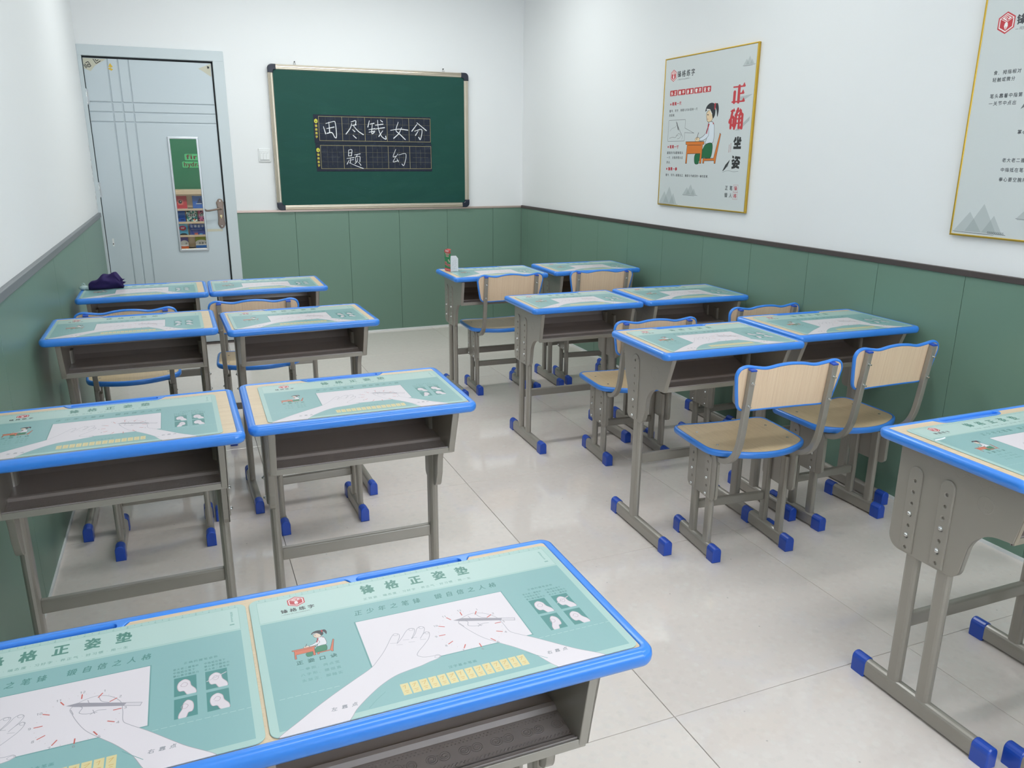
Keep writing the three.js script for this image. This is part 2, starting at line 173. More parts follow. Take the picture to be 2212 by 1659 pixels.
  '着': [[8,9,37,9],[29,9,31,4],[14,27,11,27,5,32],[18,20,21,9],[9,15,35,15],[15,20,15,24,14,25,14,39,35,39,34,25,15,24],[6,20,39,20],[35,34,14,34],[14,29,35,29],[16,9,15,5]],
  '第': [[29,38,30,38,34,38,36,37,37,29,10,29,9,29,10,23,35,23,36,22,36,16,8,16],[24,12,27,8,27,4],[27,8,39,8],[15,12,15,8],[22,16,22,28,21,30,22,31,22,39],[6,13,10,8,11,4],[10,8,21,8],[33,12,32,8],[7,39,14,36,19,31,21,30]],
  '关': [[6,24,21,24,22,25,24,24,39,24],[9,14,36,14],[4,39,7,39,10,38,15,35,19,31,22,25,22,14],[22,25,26,30,31,35,36,38,38,39,40,38],[13,5,16,10,15,14],[28,13,29,10,32,5]],
  '节': [[39,9,6,9],[29,14,29,5],[28,34,35,33,35,19,7,19],[15,5,15,14],[18,39,18,20]], '出': [[37,26,37,39],[35,9,35,20,9,20,9,9],[22,37,22,5],[37,38,8,38,8,26]],
  '掌': [[37,29,8,29],[22,25,22,39,16,40],[6,15,6,10,22,10,38,10,38,15],[22,5,22,10],[39,34,5,34],[11,5,13,7,13,10],[34,24,9,25],[33,6,31,8,31,10],[12,15,13,20,32,20,32,15,13,15,12,15]],
  '论': [[11,35,15,34,17,31],[9,39,11,35,11,18,5,18],[22,20,22,37,23,38,37,39,39,36,39,34],[22,28,26,28,35,22],[28,5,28,7,22,14,18,18],[28,7,30,8,37,16,40,18],[9,7,10,8]],
  '语': [[38,6,18,6],[24,22,26,6],[19,14,35,14,35,22],[37,40,37,28,20,28,20,40],[37,38,20,38],[5,18,10,18,11,36],[40,22,16,22],[12,10,8,6],[9,38,17,32]],
  '孟': [[39,39,5,39],[36,39,35,28,9,28,9,39],[27,28,27,39],[18,28,18,39],[12,6,32,6],[15,22,17,24,22,23,23,12,29,9,30,6],[6,15,37,15]], '子': [[39,23,6,23],[15,40,22,39,22,17,30,12,33,8],[9,8,34,8]],
  '水': [[6,35,9,32,12,28,15,21,16,17,16,15,6,15],[36,13,28,21],[23,18,28,21],[17,40,21,39,22,38,22,5],[28,21,28,24,31,28,39,34]],
  '孩': [[29,5,31,10],[40,10,20,10],[20,30,29,24,30,21,32,20,34,17],[30,21,21,21],[6,40,10,40,11,39,11,18,15,10,15,8,15,7,6,7],[4,27,16,24,17,22],[18,40,27,36,30,33,32,33,33,31,38,25],[28,10,24,18,24,21],[36,36,32,33]],
  '记': [[10,38,12,36,12,18,5,18],[12,36,16,34],[37,23,37,8,21,8],[37,21,21,21,21,37,23,39,38,39,39,37,39,33]],
};
const strokesOf = {};
function strokes(ch) {
  return strokesOf[ch] ??= (GLYPHS[ch] ?? []).map((w) => { const o = []; for (let i = 0; i < w.length; i += 2) o.push([w[i] / 45, w[i + 1] / 45]); return o; });
}
// write characters from (x, y) = top left, size = width of a character; opts: pitch, dy (height over width), lw, slant, vertical, serif
function write(c, text, x, y, size, o = {}) {
  const pitch = o.pitch ?? size * 1.05, lw = (o.lw ?? 0.085) * size, hgt = o.h ?? size;
  c.save(); c.lineCap = c.lineJoin = o.cap ?? 'round'; c.strokeStyle = c.fillStyle = o.color ?? '#222';
  [...text].forEach((ch, i) => {
    const X = x + (o.vertical ? 0 : i * pitch), Y = y + (o.vertical ? i * pitch : 0);
    if ('、,。·.'.includes(ch)) { c.beginPath(); c.arc(X + size * (ch === '·' ? 0.5 : 0.2), Y + hgt * (ch === '·' ? 0.5 : 0.85), size * 0.07, 0, 7); c.fill(); return; }
    for (const s of strokes(ch)) {
      const P = s.map(([u, v]) => [X + (u + (o.slant ?? 0) * (1 - v)) * size, Y + v * hgt]);
      if (o.serif) {   // thin across, thick down
        for (let k = 1; k < P.length; k++) {
          const [a, b] = [P[k - 1], P[k]], dx = Math.abs(b[0] - a[0]), dy = Math.abs(b[1] - a[1]);
          c.lineWidth = dx > 3 * dy ? lw * 0.35 : lw; c.beginPath(); c.moveTo(...a); c.lineTo(...b); c.stroke();
          if (dx > 3 * dy) { const e = b[0] > a[0] ? b : a; c.beginPath(); c.moveTo(e[0] - lw, e[1]); c.lineTo(e[0] - lw * 0.3, e[1] - lw * 0.9); c.lineTo(e[0] + lw * 0.3, e[1]); c.fill(); }
        }
      } else { c.lineWidth = lw; c.beginPath(); P.forEach((p, k) => k ? c.lineTo(...p) : c.moveTo(...p)); c.stroke(); }
    }
  });
  c.restore();
}
function canvasTexture(w, h, draw, srgb = true) {
  const cv = document.createElement('canvas'); cv.width = w; cv.height = h; const c = cv.getContext('2d'); draw(c, w, h);
  const t = new THREE.CanvasTexture(cv); if (srgb) t.colorSpace = THREE.SRGBColorSpace; t.wrapS = t.wrapT = THREE.RepeatWrapping; t.anisotropy = 8; return t;
}
function path(c, pts, close, fill, stroke, lw) {
  c.beginPath(); pts.forEach((p, i) => i ? c.lineTo(...p) : c.moveTo(...p)); if (close) c.closePath();
  if (fill) { c.fillStyle = fill; c.fill(); } if (stroke) { c.strokeStyle = stroke; c.lineWidth = lw; c.lineJoin = c.lineCap = 'round'; c.stroke(); }
}
function curve(c, pts, close, fill, stroke, lw) { path(c, smooth(pts, pts.length * 8, close), close, fill, stroke, lw); }
function speckle(c, w, h, n, colors, r0, r1) { for (let i = 0; i < n; i++) { c.fillStyle = colors[Math.floor(rnd() * colors.length)]; c.beginPath(); c.arc(rnd() * w, rnd() * h, r0 + rnd() * (r1 - r0), 0, 7); c.fill(); } }
function logo(c, x, y, s, main = '#c8323c', paper = '#f4f4f2') {   // hexagon emblem with a pen nib, s = half height
  const hx = (k, f) => [x + f * s * Math.sin(k * Math.PI / 3) * 1.0, y - f * s * Math.cos(k * Math.PI / 3)];
  path(c, [0, 1, 2, 3, 4, 5].map((k) => hx(k, 1)), true, main); path(c, [0, 1, 2, 3, 4, 5].map((k) => hx(k, 0.86)), true, paper);
  path(c, [hx(5, 0.74), [x, y - s * 0.02], hx(3, 0.74), hx(4, 0.74)], true, main); path(c, [hx(1, 0.74), [x, y - s * 0.02], hx(3, 0.74), hx(2, 0.74)], true, main);
  path(c, [hx(0, 0.72), [x + s * 0.56, y - s * 0.42], [x, y - s * 0.12], [x - s * 0.56, y - s * 0.42]], true, paper, main, s * 0.07);
  path(c, [[x - s * 0.2, y - s * 0.42], [x, y - s * 0.56], [x + s * 0.2, y - s * 0.45], [x - s * 0.05, y - s * 0.34], [x + s * 0.12, y - s * 0.26]], false, null, main, s * 0.08);
  path(c, [[x, y + s * 0.72], [x - s * 0.2, y + s * 0.3], [x - s * 0.15, y + s * 0.02], [x, y - s * 0.06], [x + s * 0.15, y + s * 0.02], [x + s * 0.2, y + s * 0.3]], true, paper);
  path(c, [[x, y + s * 0.7], [x, y + s * 0.35]], false, null, main, s * 0.05);
}
function girl(c, X, Y, S, pale) {   // girl writing at a desk; X, Y map poster units (0..1 of the poster side) to pixels
  const f = (pts) => pts.map(([u, v]) => [X + u * S, Y + v * S]);
  const skin = pale ? '#e9d9c4' : '#ecd2ac', ol = '#2a2a2a', lw = S * 0.0028, orange = pale ? '#dd7a58' : '#df7c2c', dark = pale ? '#2f8a64' : '#1c6b40';
  curve(c, f([[0.61, 0.334], [0.639, 0.326], [0.655, 0.363], [0.645, 0.41], [0.632, 0.37]]), true, '#22242c');
  curve(c, f([[0.528, 0.38], [0.53, 0.414], [0.544, 0.436], [0.575, 0.44], [0.6, 0.41], [0.59, 0.36]]), true, skin, ol, lw);
  curve(c, f([[0.511, 0.372], [0.522, 0.341], [0.561, 0.321], [0.603, 0.327], [0.62, 0.36], [0.617, 0.4], [0.6, 0.418], [0.582, 0.385], [0.555, 0.366], [0.535, 0.362]]), true, '#22242c');
  path(c, f([[0.525, 0.358], [0.56, 0.362], [0.585, 0.39]]), false, null, '#f2efe9', S * 0.006);
  path(c, f([[0.606, 0.325], [0.62, 0.322], [0.618, 0.365], [0.607, 0.362]]), true, '#c52d38');
  path(c, f([[0.538, 0.392], [0.546, 0.394]]), false, null, '#22242c', S * 0.006);
  path(c, f([[0.538, 0.42], [0.548, 0.421]]), false, null, '#b0604c', S * 0.003);
  curve(c, f([[0.556, 0.445], [0.585, 0.437], [0.612, 0.45], [0.624, 0.5], [0.618, 0.568], [0.575, 0.578], [0.535, 0.574], [0.545, 0.545], [0.548, 0.5]]), true, pale ? '#e8eef0' : '#dfe7ef', ol, lw);
  curve(c, f([[0.552, 0.475], [0.53, 0.51], [0.5, 0.53], [0.462, 0.545], [0.468, 0.556], [0.53, 0.548], [0.565, 0.52]]), true, pale ? '#e8eef0' : '#dfe7ef', ol, lw);
  path(c, f([[0.556, 0.447], [0.568, 0.452], [0.552, 0.49], [0.545, 0.515], [0.536, 0.512]]), true, '#b42838'); path(c, f([[0.6, 0.438], [0.616, 0.452], [0.605, 0.456]]), true, '#b42838');
  curve(c, f([[0.415, 0.545], [0.44, 0.533], [0.468, 0.544], [0.46, 0.56], [0.42, 0.56]]), true, skin, ol, lw * 0.7);
  path(c, f([[0.432, 0.548], [0.45, 0.505]]), false, null, '#4a4a4a', S * 0.005);
  curve(c, f([[0.538, 0.582], [0.61, 0.577], [0.616, 0.63], [0.6, 0.668], [0.52, 0.668], [0.475, 0.69], [0.472, 0.705], [0.43, 0.705], [0.422, 0.655], [0.446, 0.635], [0.5, 0.62]]), true, dark, ol, lw);
  path(c, f([[0.687, 0.512], [0.697, 0.52], [0.664, 0.672], [0.66, 0.703], [0.646, 0.703], [0.644, 0.685], [0.536, 0.687], [0.534, 0.703], [0.519, 0.703], [0.518, 0.672], [0.636, 0.67]]), true, orange, ol, lw);
  path(c, f([[0.308, 0.561], [0.521, 0.562], [0.522, 0.58], [0.506, 0.581], [0.502, 0.704], [0.482, 0.704], [0.484, 0.64], [0.336, 0.642], [0.334, 0.706], [0.318, 0.706], [0.326, 0.58], [0.309, 0.579]]), true, orange, ol, lw);
  path(c, f([[0.338, 0.583], [0.488, 0.584]]), false, null, ol, lw);
}

// ------------------------------------------------------------------ materials
const std = (o) => new THREE.MeshStandardMaterial(o), phys = (o) => new THREE.MeshPhysicalMaterial(o);
const wallNoise = canvasTexture(512, 512, (c, w, h) => { c.fillStyle = '#808080'; c.fillRect(0, 0, w, h); speckle(c, w, h, 9000, ['#7a7a7a', '#868686', '#828282', '#7d7d7d'], 0.6, 2.6); }, false);
wallNoise.repeat.set(1.2, 1.2);
const M = {
  wall: std({ color: 0xebedee, roughness: 0.88, bumpMap: wallNoise, bumpScale: 0.0006 }),
  ceiling: std({ color: 0xf0f1f1, roughness: 0.9 }),
  green: phys({ color: 0x6d8b7b, roughness: 0.42, clearcoat: 0.12, clearcoatRoughness: 0.3 }),
  greenEdge: std({ color: 0x3c5f50, roughness: 0.6 }), greenSeam: std({ color: 0x94b3a3, roughness: 0.5 }),
  railPink: std({ color: 0xcdb9b0, roughness: 0.3, metalness: 0.55 }),
  railDark: std({ color: 0x5a5250, roughness: 0.4, metalness: 0.4 }),
  railGrey: std({ color: 0x85898c, roughness: 0.5, metalness: 0.3 }),
  skirting: std({ color: 0xe4e6e6, roughness: 0.5 }),
  grout: std({ color: 0x8d8884, roughness: 0.8 }),
  steel: phys({ color: 0x9c968d, roughness: 0.36, metalness: 0.2, clearcoat: 0.55, clearcoatRoughness: 0.14 }),
  steelIn: phys({ color: 0xa89e9b, roughness: 0.34, metalness: 0.15, clearcoat: 0.7, clearcoatRoughness: 0.16 }),
  blue: phys({ color: 0x3988e8, roughness: 0.28, clearcoat: 0.35, clearcoatRoughness: 0.15 }),
  cap: phys({ color: 0x1c4cb8, roughness: 0.35, clearcoat: 0.2 }),
  zinc: std({ color: 0xd8d8d6, roughness: 0.25, metalness: 0.9 }),
  dark: std({ color: 0x24262a, roughness: 0.6 }),
  navy: phys({ color: 0x151c30, roughness: 0.35, clearcoat: 0.3 }),
  aluminium: std({ color: 0xc9bfae, roughness: 0.32, metalness: 0.75 }),
  gold: std({ color: 0xd0ac48, roughness: 0.28, metalness: 0.85 }),
  door: phys({ color: 0xc4cfd5, roughness: 0.36, clearcoat: 0.25, clearcoatRoughness: 0.2 }),
  doorFrame: phys({ color: 0xc8d2d6, roughness: 0.4, clearcoat: 0.2, clearcoatRoughness: 0.25 }),
  silver: std({ color: 0xc6cace, roughness: 0.3, metalness: 0.7 }),
  bronze: std({ color: 0x85766c, roughness: 0.26, metalness: 0.9 }),
  brass: std({ color: 0xe0cf9c, roughness: 0.22, metalness: 0.8 }),
  white: std({ color: 0xe6e8e8, roughness: 0.4 }),
  glass: phys({ color: 0xffffff, transmission: 1, thickness: 0, roughness: 0.02, ior: 1.5 }),
};
// polished floor tile, a few tones
const tileMaps = [0, 1, 2].map((k) => canvasTexture(512, 512, (c, w, h) => {
  c.fillStyle = ['rgb(226,216,209)', 'rgb(224,214,208)', 'rgb(228,218,211)'][k]; c.fillRect(0, 0, w, h);
  speckle(c, w, h, 2600, ['rgba(230,224,219,0.18)', 'rgba(208,201,196,0.16)', 'rgba(222,213,209,0.2)'], 1, 7);
  c.strokeStyle = 'rgba(240,236,233,0.28)'; c.lineWidth = 0.7;
  for (let i = 0; i < 26; i++) { const x = rnd() * w, y = rnd() * h, a = rnd() * 6.3; c.beginPath(); c.moveTo(x, y); c.quadraticCurveTo(x + 12 * Math.cos(a), y + 12 * Math.sin(a), x + 26 * Math.cos(a + 0.5), y + 26 * Math.sin(a + 0.5)); c.stroke(); }
  speckle(c, w, h, 14, ['rgba(235,233,230,0.6)', 'rgba(120,115,110,0.4)'], 0.6, 1.6);
}));
const tileRough = canvasTexture(256, 256, (c, w, h) => { c.fillStyle = 'rgb(14,14,14)'; c.fillRect(0, 0, w, h); speckle(c, w, h, 900, ['rgba(30,30,30,0.3)', 'rgba(10,10,10,0.3)'], 2, 12); }, false);
const tileMats = tileMaps.map((t) => phys({ map: t, roughness: 1, roughnessMap: tileRough, ior: 1.62 }));
function woodTexture(base, light, darkc, vertical) {
  return canvasTexture(1024, 1024, (c, w, h) => {
    c.fillStyle = base; c.fillRect(0, 0, w, h); c.save(); if (vertical) { c.translate(w, 0); c.rotate(Math.PI / 2); }
    for (let i = 0; i < 620; i++) {
      c.strokeStyle = (rnd() < 0.5 ? light : darkc) + (0.05 + rnd() * 0.2).toFixed(2) + ')'; c.lineWidth = 0.6 + rnd() * 2.6;
      let y = rnd() * h, x = -20 + rnd() * w * 0.6; const len = 200 + rnd() * 900, a = rnd() * 6, k = 4 + rnd() * 8;
      c.beginPath(); c.moveTo(x, y); for (let t = 0; t < len; t += 40) c.lineTo(x + t, y + k * Math.sin(a + t * 0.006)); c.stroke();
    }
    c.lineWidth = 1; for (let i = 0; i < 1500; i++) { c.strokeStyle = darkc + '0.16)'; const x = rnd() * w, y = rnd() * h; c.beginPath(); c.moveTo(x, y); c.lineTo(x + 10 + rnd() * 26, y + rnd() * 2 - 1); c.stroke(); }
    c.restore();
  });
}
const woodTop = woodTexture('rgb(216,194,164)', 'rgba(232,208,172,', 'rgba(168,136,98,', false); woodTop.repeat.set(2.2, 2.2);
const woodSeat = woodTexture('#d6bd97', 'rgba(232,210,174,', 'rgba(150,120,84,', true); woodSeat.repeat.set(2.6, 2.6);
const woodBack = woodTexture('#e9cdae', 'rgba(246,226,202,', 'rgba(196,160,128,', true); woodBack.repeat.set(2.6, 2.6);
M.woodTop = phys({ map: woodTop, roughness: 0.42, clearcoat: 0.15, clearcoatRoughness: 0.3 });
M.woodSeat = phys({ map: woodSeat, roughness: 0.4, clearcoat: 0.2, clearcoatRoughness: 0.25 });
M.woodBack = phys({ map: woodBack, roughness: 0.45, clearcoat: 0.12, clearcoatRoughness: 0.3 });
const emboss = canvasTexture(512, 256, (c, w, h) => {   // pressed band: rows of dots, linked coils, slanting dashes
  c.fillStyle = '#505050'; c.fillRect(0, 0, w, h); c.strokeStyle = '#d8d8d8'; c.lineWidth = 7;
  for (let x = 0; x < w; x += 256) for (const s of [-1, 1]) {
    c.beginPath(); for (let t = 0; t < 5.2 * Math.PI; t += 0.2) { const r = 8 + t * 2.6; c.lineTo(x + 128 + s * 50 + s * r * Math.cos(t), h * 0.5 + r * Math.sin(t)); } c.stroke();
  }
  c.fillStyle = '#d0d0d0'; for (let x = 0; x < w; x += 32) { c.beginPath(); c.arc(x + 16, 26, 5, 0, 7); c.fill(); c.beginPath(); c.arc(x, 48, 5, 0, 7); c.fill(); }
  c.lineWidth = 8; for (let x = 0; x < w; x += 32) { c.beginPath(); c.moveTo(x + 4, h - 18); c.lineTo(x + 26, h - 40); c.stroke(); }
}, false);
M.emboss = phys({ color: 0xa89e9b, roughness: 0.34, metalness: 0.15, clearcoat: 0.5, clearcoatRoughness: 0.2, clearcoatNormalScale: V2(1, 1), bumpMap: emboss, bumpScale: 0.003 });
// ------------------------------------------------------------------ prints: desk mat, posters, writing sheets, small box
const matTexture = canvasTexture(2048, 1320, (c, W, H) => {
  const f = (pts) => pts.map(([u, v]) => [u * W, v * H]), TEAL = '#4a8d84';
  c.fillStyle = '#b4dcd3'; c.fillRect(0, 0, W, H);
  c.fillStyle = '#8fc3c1'; c.fillRect(0.022 * W, 0.225 * H, 0.956 * W, 0.745 * H);
  c.fillStyle = '#bfe2d9'; c.fillRect(0.022 * W, 0.03 * H, 0.956 * W, 0.185 * H); c.strokeStyle = '#9ccabf'; c.lineWidth = 3; c.strokeRect(0.022 * W, 0.03 * H, 0.956 * W, 0.185 * H);
  for (let i = 0; i < 52; i++) { c.fillStyle = '#86b7ad'; const x = (0.03 + 0.94 * i / 51) * W; c.fillRect(x, 0.006 * H, 3, i % 5 ? 9 : 15); if (i % 2) c.fillRect(x - 4, 0.02 * H, 9, 7); }
  for (let i = 0; i < 10; i++) { c.fillStyle = '#7fb3aa'; c.fillRect(0.955 * W, (0.06 + i * 0.009) * H, 8 + 6 * rnd(), 7); } c.fillRect(0.95 * W, 0.165 * H, 26, 12);
  write(c, '锋格正姿垫', 0.332 * W, 0.05 * H, 92, { pitch: 0.0785 * W, h: 122, lw: 0.15, color: '#4d8f80', cap: 'square' });
  write(c, '正双姿·端态度·习好字·养正气·好习惯·用一生', 0.33 * W, 0.168 * H, 29, { pitch: 31.5, h: 30, color: '#7fb0a6', lw: 0.09 });
  write(c, '正少年之笔锋', 0.285 * W, 0.262 * H, 54, { pitch: 74, h: 66, slant: 0.18, color: TEAL, lw: 0.1 });
  write(c, '锻自信之人格', 0.535 * W, 0.262 * H, 54, { pitch: 74, h: 66, slant: 0.18, color: TEAL, lw: 0.1 });
  logo(c, 0.136 * W, 0.078 * H, 60); write(c, '锋格练字', 0.085 * W, 0.13 * H, 46, { pitch: 54, h: 48, color: '#3b4645', lw: 0.12 });
  c.fillStyle = '#5d6a68'; c.font = '15px sans-serif'; c.fillText('—FENG GE CALLIGRAPHY—', 0.085 * W, 0.182 * H);
  girl(c, -4, 277, 620, true);
  write(c, '正姿口诀', 0.094 * W, 0.556 * H, 42, { pitch: 62, color: '#447f78', lw: 0.13 });
  write(c, '一拳距,两点宽', 0.098 * W, 0.612 * H, 29, { pitch: 32, color: '#6ea7a2' }); write(c, '八字形,腰挺直', 0.098 * W, 0.65 * H, 29, { pitch: 32, color: '#6ea7a2' }); write(c, '头放正,脚踏实', 0.098 * W, 0.688 * H, 29, { pitch: 32, color: '#6ea7a2' });
  c.strokeStyle = '#b4dcd6'; c.lineWidth = 4; c.setLineDash([26, 14]); for (const [a, b] of [[0.036, 0.19], [0.752, 0.978]]) { c.beginPath(); c.moveTo(a * W, 0.785 * H); c.lineTo(b * W, 0.785 * H); c.stroke(); } c.setLineDash([]);
  c.fillStyle = '#6aa5a1'; c.fillRect(0.278 * W, 0.356 * H, 0.466 * W, 0.396 * H); c.fillStyle = '#ededf0'; c.fillRect(0.282 * W, 0.36 * H, 0.459 * W, 0.387 * H);
  // clock round the right hand
  const cx = 0.585 * W, cy = 0.605 * H, R = 192; c.font = '26px sans-serif'; c.textAlign = 'center'; c.textBaseline = 'middle';
  // arms and hands, line drawing
  curve(c, f([[0.01, 1.02], [0.08, 0.925], [0.15, 0.845], [0.22, 0.775], [0.28, 0.715], [0.3, 0.68], [0.325, 0.63], [0.345, 0.58], [0.362, 0.535], [0.374, 0.515], [0.385, 0.524], [0.384, 0.545], [0.37, 0.59], [0.39, 0.555], [0.408, 0.516], [0.421, 0.5], [0.433, 0.507], [0.431, 0.53], [0.414, 0.58], [0.43, 0.548], [0.442, 0.512], [0.453, 0.502], [0.462, 0.514], [0.457, 0.545], [0.437, 0.592], [0.45, 0.565], [0.462, 0.552], [0.468, 0.566], [0.461, 0.6], [0.438, 0.645], [0.414, 0.685], [0.408, 0.706], [0.42, 0.726], [0.445, 0.735], [0.461, 0.734], [0.467, 0.746], [0.458, 0.758], [0.43, 0.769], [0.405, 0.781], [0.372, 0.79], [0.332, 0.805], [0.29, 0.84], [0.253, 0.885], [0.212, 0.945], [0.17, 1.02]]), true, '#ededf0', '#a9a9b0', 3);
  for (const [u, v] of [[0.376, 0.523], [0.424, 0.51], [0.454, 0.512], [0.463, 0.562]]) { c.strokeStyle = '#b4b4ba'; c.lineWidth = 2.5; c.beginPath(); c.ellipse(u * W, v * H, 13, 11, 0.4, 0, 7); c.stroke(); }
  c.beginPath(); c.ellipse(0.457 * W, 0.746 * H, 15, 10, -0.1, 0, 7); c.stroke();
  for (const [u, v] of [[0.36, 0.58], [0.398, 0.575], [0.422, 0.572], [0.443, 0.6], [0.375, 0.6], [0.41, 0.6]]) path(c, f([[u - 0.008, v], [u + 0.008, v + 0.006]]), false, null, '#b4b4ba', 2.5);
  curve(c, f([[0.895, 1.02], [0.82, 0.905], [0.74, 0.774], [0.7, 0.715], [0.687, 0.69], [0.683, 0.62], [0.676, 0.56], [0.65, 0.51], [0.62, 0.49], [0.595, 0.497], [0.575, 0.515], [0.563, 0.54], [0.57, 0.575], [0.58, 0.615], [0.605, 0.69], [0.64, 0.755], [0.672, 0.81], [0.71, 0.89], [0.76, 1.02]]), true, '#ededf0', '#a9a9b0', 3);
  for (let k = 0; k < 60; k++) { const a = k * Math.PI / 30, s = k % 5 ? 4 : 34; c.strokeStyle = k % 5 ? '#c9b2b2' : '#cf5a4e'; c.lineWidth = k % 5 ? 2 : 6; if (k % 5 === 0 || k % 2) { c.beginPath(); c.moveTo(cx + (R - s) * Math.sin(a), cy - (R - s) * Math.cos(a)); c.lineTo(cx + R * Math.sin(a), cy - R * Math.cos(a)); c.stroke(); } if (k % 5 === 0) { c.fillStyle = '#8b8b90'; c.fillText(String(k / 5 || 12), cx + (R + 20) * Math.sin(a), cy - (R + 20) * Math.cos(a)); } }
  path(c, f([[0.552, 0.512], [0.578, 0.508], [0.69, 0.575], [0.683, 0.592], [0.572, 0.53]]), true, '#a4a4ac'); path(c, f([[0.69, 0.575], [0.726, 0.596], [0.722, 0.615], [0.684, 0.592]]), true, '#e2e2e6', '#a4a4ac', 3);
  for (const P of [[[0.578, 0.53], [0.59, 0.545], [0.585, 0.575], [0.6, 0.59], [0.625, 0.595]], [[0.6, 0.505], [0.606, 0.53], [0.62, 0.545]], [[0.625, 0.5], [0.632, 0.53], [0.65, 0.55]], [[0.61, 0.6], [0.625, 0.585], [0.645, 0.59]], [[0.615, 0.575], [0.62, 0.6]], [[0.572, 0.575], [0.565, 0.545]]]) curve(c, f(P), false, null, '#a0a0a8', 3);
  c.textAlign = 'left'; write(c, '左靠点', 0.148 * W, 0.905 * H, 34, { pitch: 52, slant: 0.15, color: '#9aa0a6', lw: 0.1 }); write(c, '右靠点', 0.742 * W, 0.885 * H, 34, { pitch: 48, slant: 0.15, color: '#9aa0a6', lw: 0.1 });
  write(c, '汉字基本笔画', 0.47 * W, 0.825 * H, 27, { pitch: 28, color: '#5f9c97' });
  for (let i = 0; i < 14; i++) { const x = (0.331 + i * 0.02515) * W; c.fillStyle = '#e8e0a4'; c.fillRect(x, 0.868 * H, 0.0215 * W, 0.072 * H); c.strokeStyle = '#d9b25e'; c.lineWidth = 3; c.beginPath(); c.moveTo(x + 12, 0.885 * H); c.lineTo(x + 26 + 5 * (i % 3), 0.88 * H); c.lineTo(x + 20 - 6 * (i % 2), 0.9 * H); c.stroke(); c.fillStyle = '#d8b46a'; c.fillRect(x + 12, 0.914 * H, 22, 4); c.fillRect(x + 16, 0.924 * H, 14, 4); }
  write(c, '正确的握笔姿势', 0.823 * W, 0.385 * H, 24, { pitch: 26, color: '#5f9994' });
  const tips = ['老大老二握笔杆', '中指抵在笔下', '拳心要空腕用力'];
  tips.forEach((s, i) => { write(c, s, 0.797 * W, (0.42 + i * 0.023) * H, 18, { pitch: 19, h: 23, color: '#5f9994', lw: 0.12 }); write(c, tips[(i + 1) % 3], 0.874 * W, (0.42 + i * 0.023) * H, 18, { pitch: 19, h: 23, color: '#5f9994', lw: 0.12 }); });
  const blob = [[0.15, 0.5], [0.25, 0.25], [0.5, 0.15], [0.72, 0.28], [0.8, 0.55], [1, 0.8], [1, 1], [0.62, 1], [0.45, 0.78], [0.25, 0.75]];
  [[0.8, 0.49, 0], [0.876, 0.49, 1], [0.8, 0.63, 2], [0.876, 0.63, 3]].forEach(([u, v, k]) => {
    const x = u * W, y = v * H, w = 0.054 * W, h = 0.122 * H; c.fillStyle = '#4f9792'; c.fillRect(x, y, w, h); c.save(); c.beginPath(); c.rect(x, y, w, h); c.clip();
    curve(c, blob.map(([a, b]) => [x + w * (k === 2 ? 0.95 - a * 0.75 : a * 0.95), y + h * b]), true, '#e8e6ea', '#c9b8be', 3);
    curve(c, [[0.3, 0.45], [0.45, 0.32], [0.6, 0.42], [0.5, 0.55], [0.34, 0.52]].map(([a, b]) => [x + w * a, y + h * b]), k % 2 === 0, null, '#bca9b2', 2.5);
    if (k === 1) path(c, [[x + 6, y + h * 0.55], [x + w * 0.95, y + h * 0.24]], false, null, '#d2d0d6', 6); c.restore();
  });
  path(c, f([[0.238, 0.962], [0.262, 0.925], [0.29, 0.89]]), false, null, '#6fa9a6', 2); path(c, f([[0.69, 0.86], [0.735, 0.93]]), false, null, '#6fa9a6', 3);
});
M.mat = phys({ color: new THREE.Color(0.84, 0.77, 0.79), map: matTexture, roughness: 0.34, clearcoat: 0.25, clearcoatRoughness: 0.3 });
function mountains(c, x, y, w, h) { for (const [a, b, k] of [[0, 0.7, 0.55], [0.22, 1, 0.62], [0.55, 0.62, 0.4]]) path(c, [[x + a * w, y], [x + (a + k / 2) * w, y - b * h], [x + (a + k) * w, y]], true, 'rgba(140,150,152,0.32)'); path(c, [[x - 6, y + 4], [x + w * 0.5, y + 7], [x + w + 6, y + 3]], false, null, '#4a4f52', 2.4); path(c, [[x + 4, y + 10], [x + w * 0.8, y + 11]], false, null, '#4a4f52', 1.6); }
const posterGrain = (c, W, H) => { c.fillStyle = '#d2d8d8'; c.fillRect(0, 0, W, H); speckle(c, W, H, 5000, ['rgba(202,209,209,0.5)', 'rgba(218,223,223,0.5)'], 0.6, 2); };
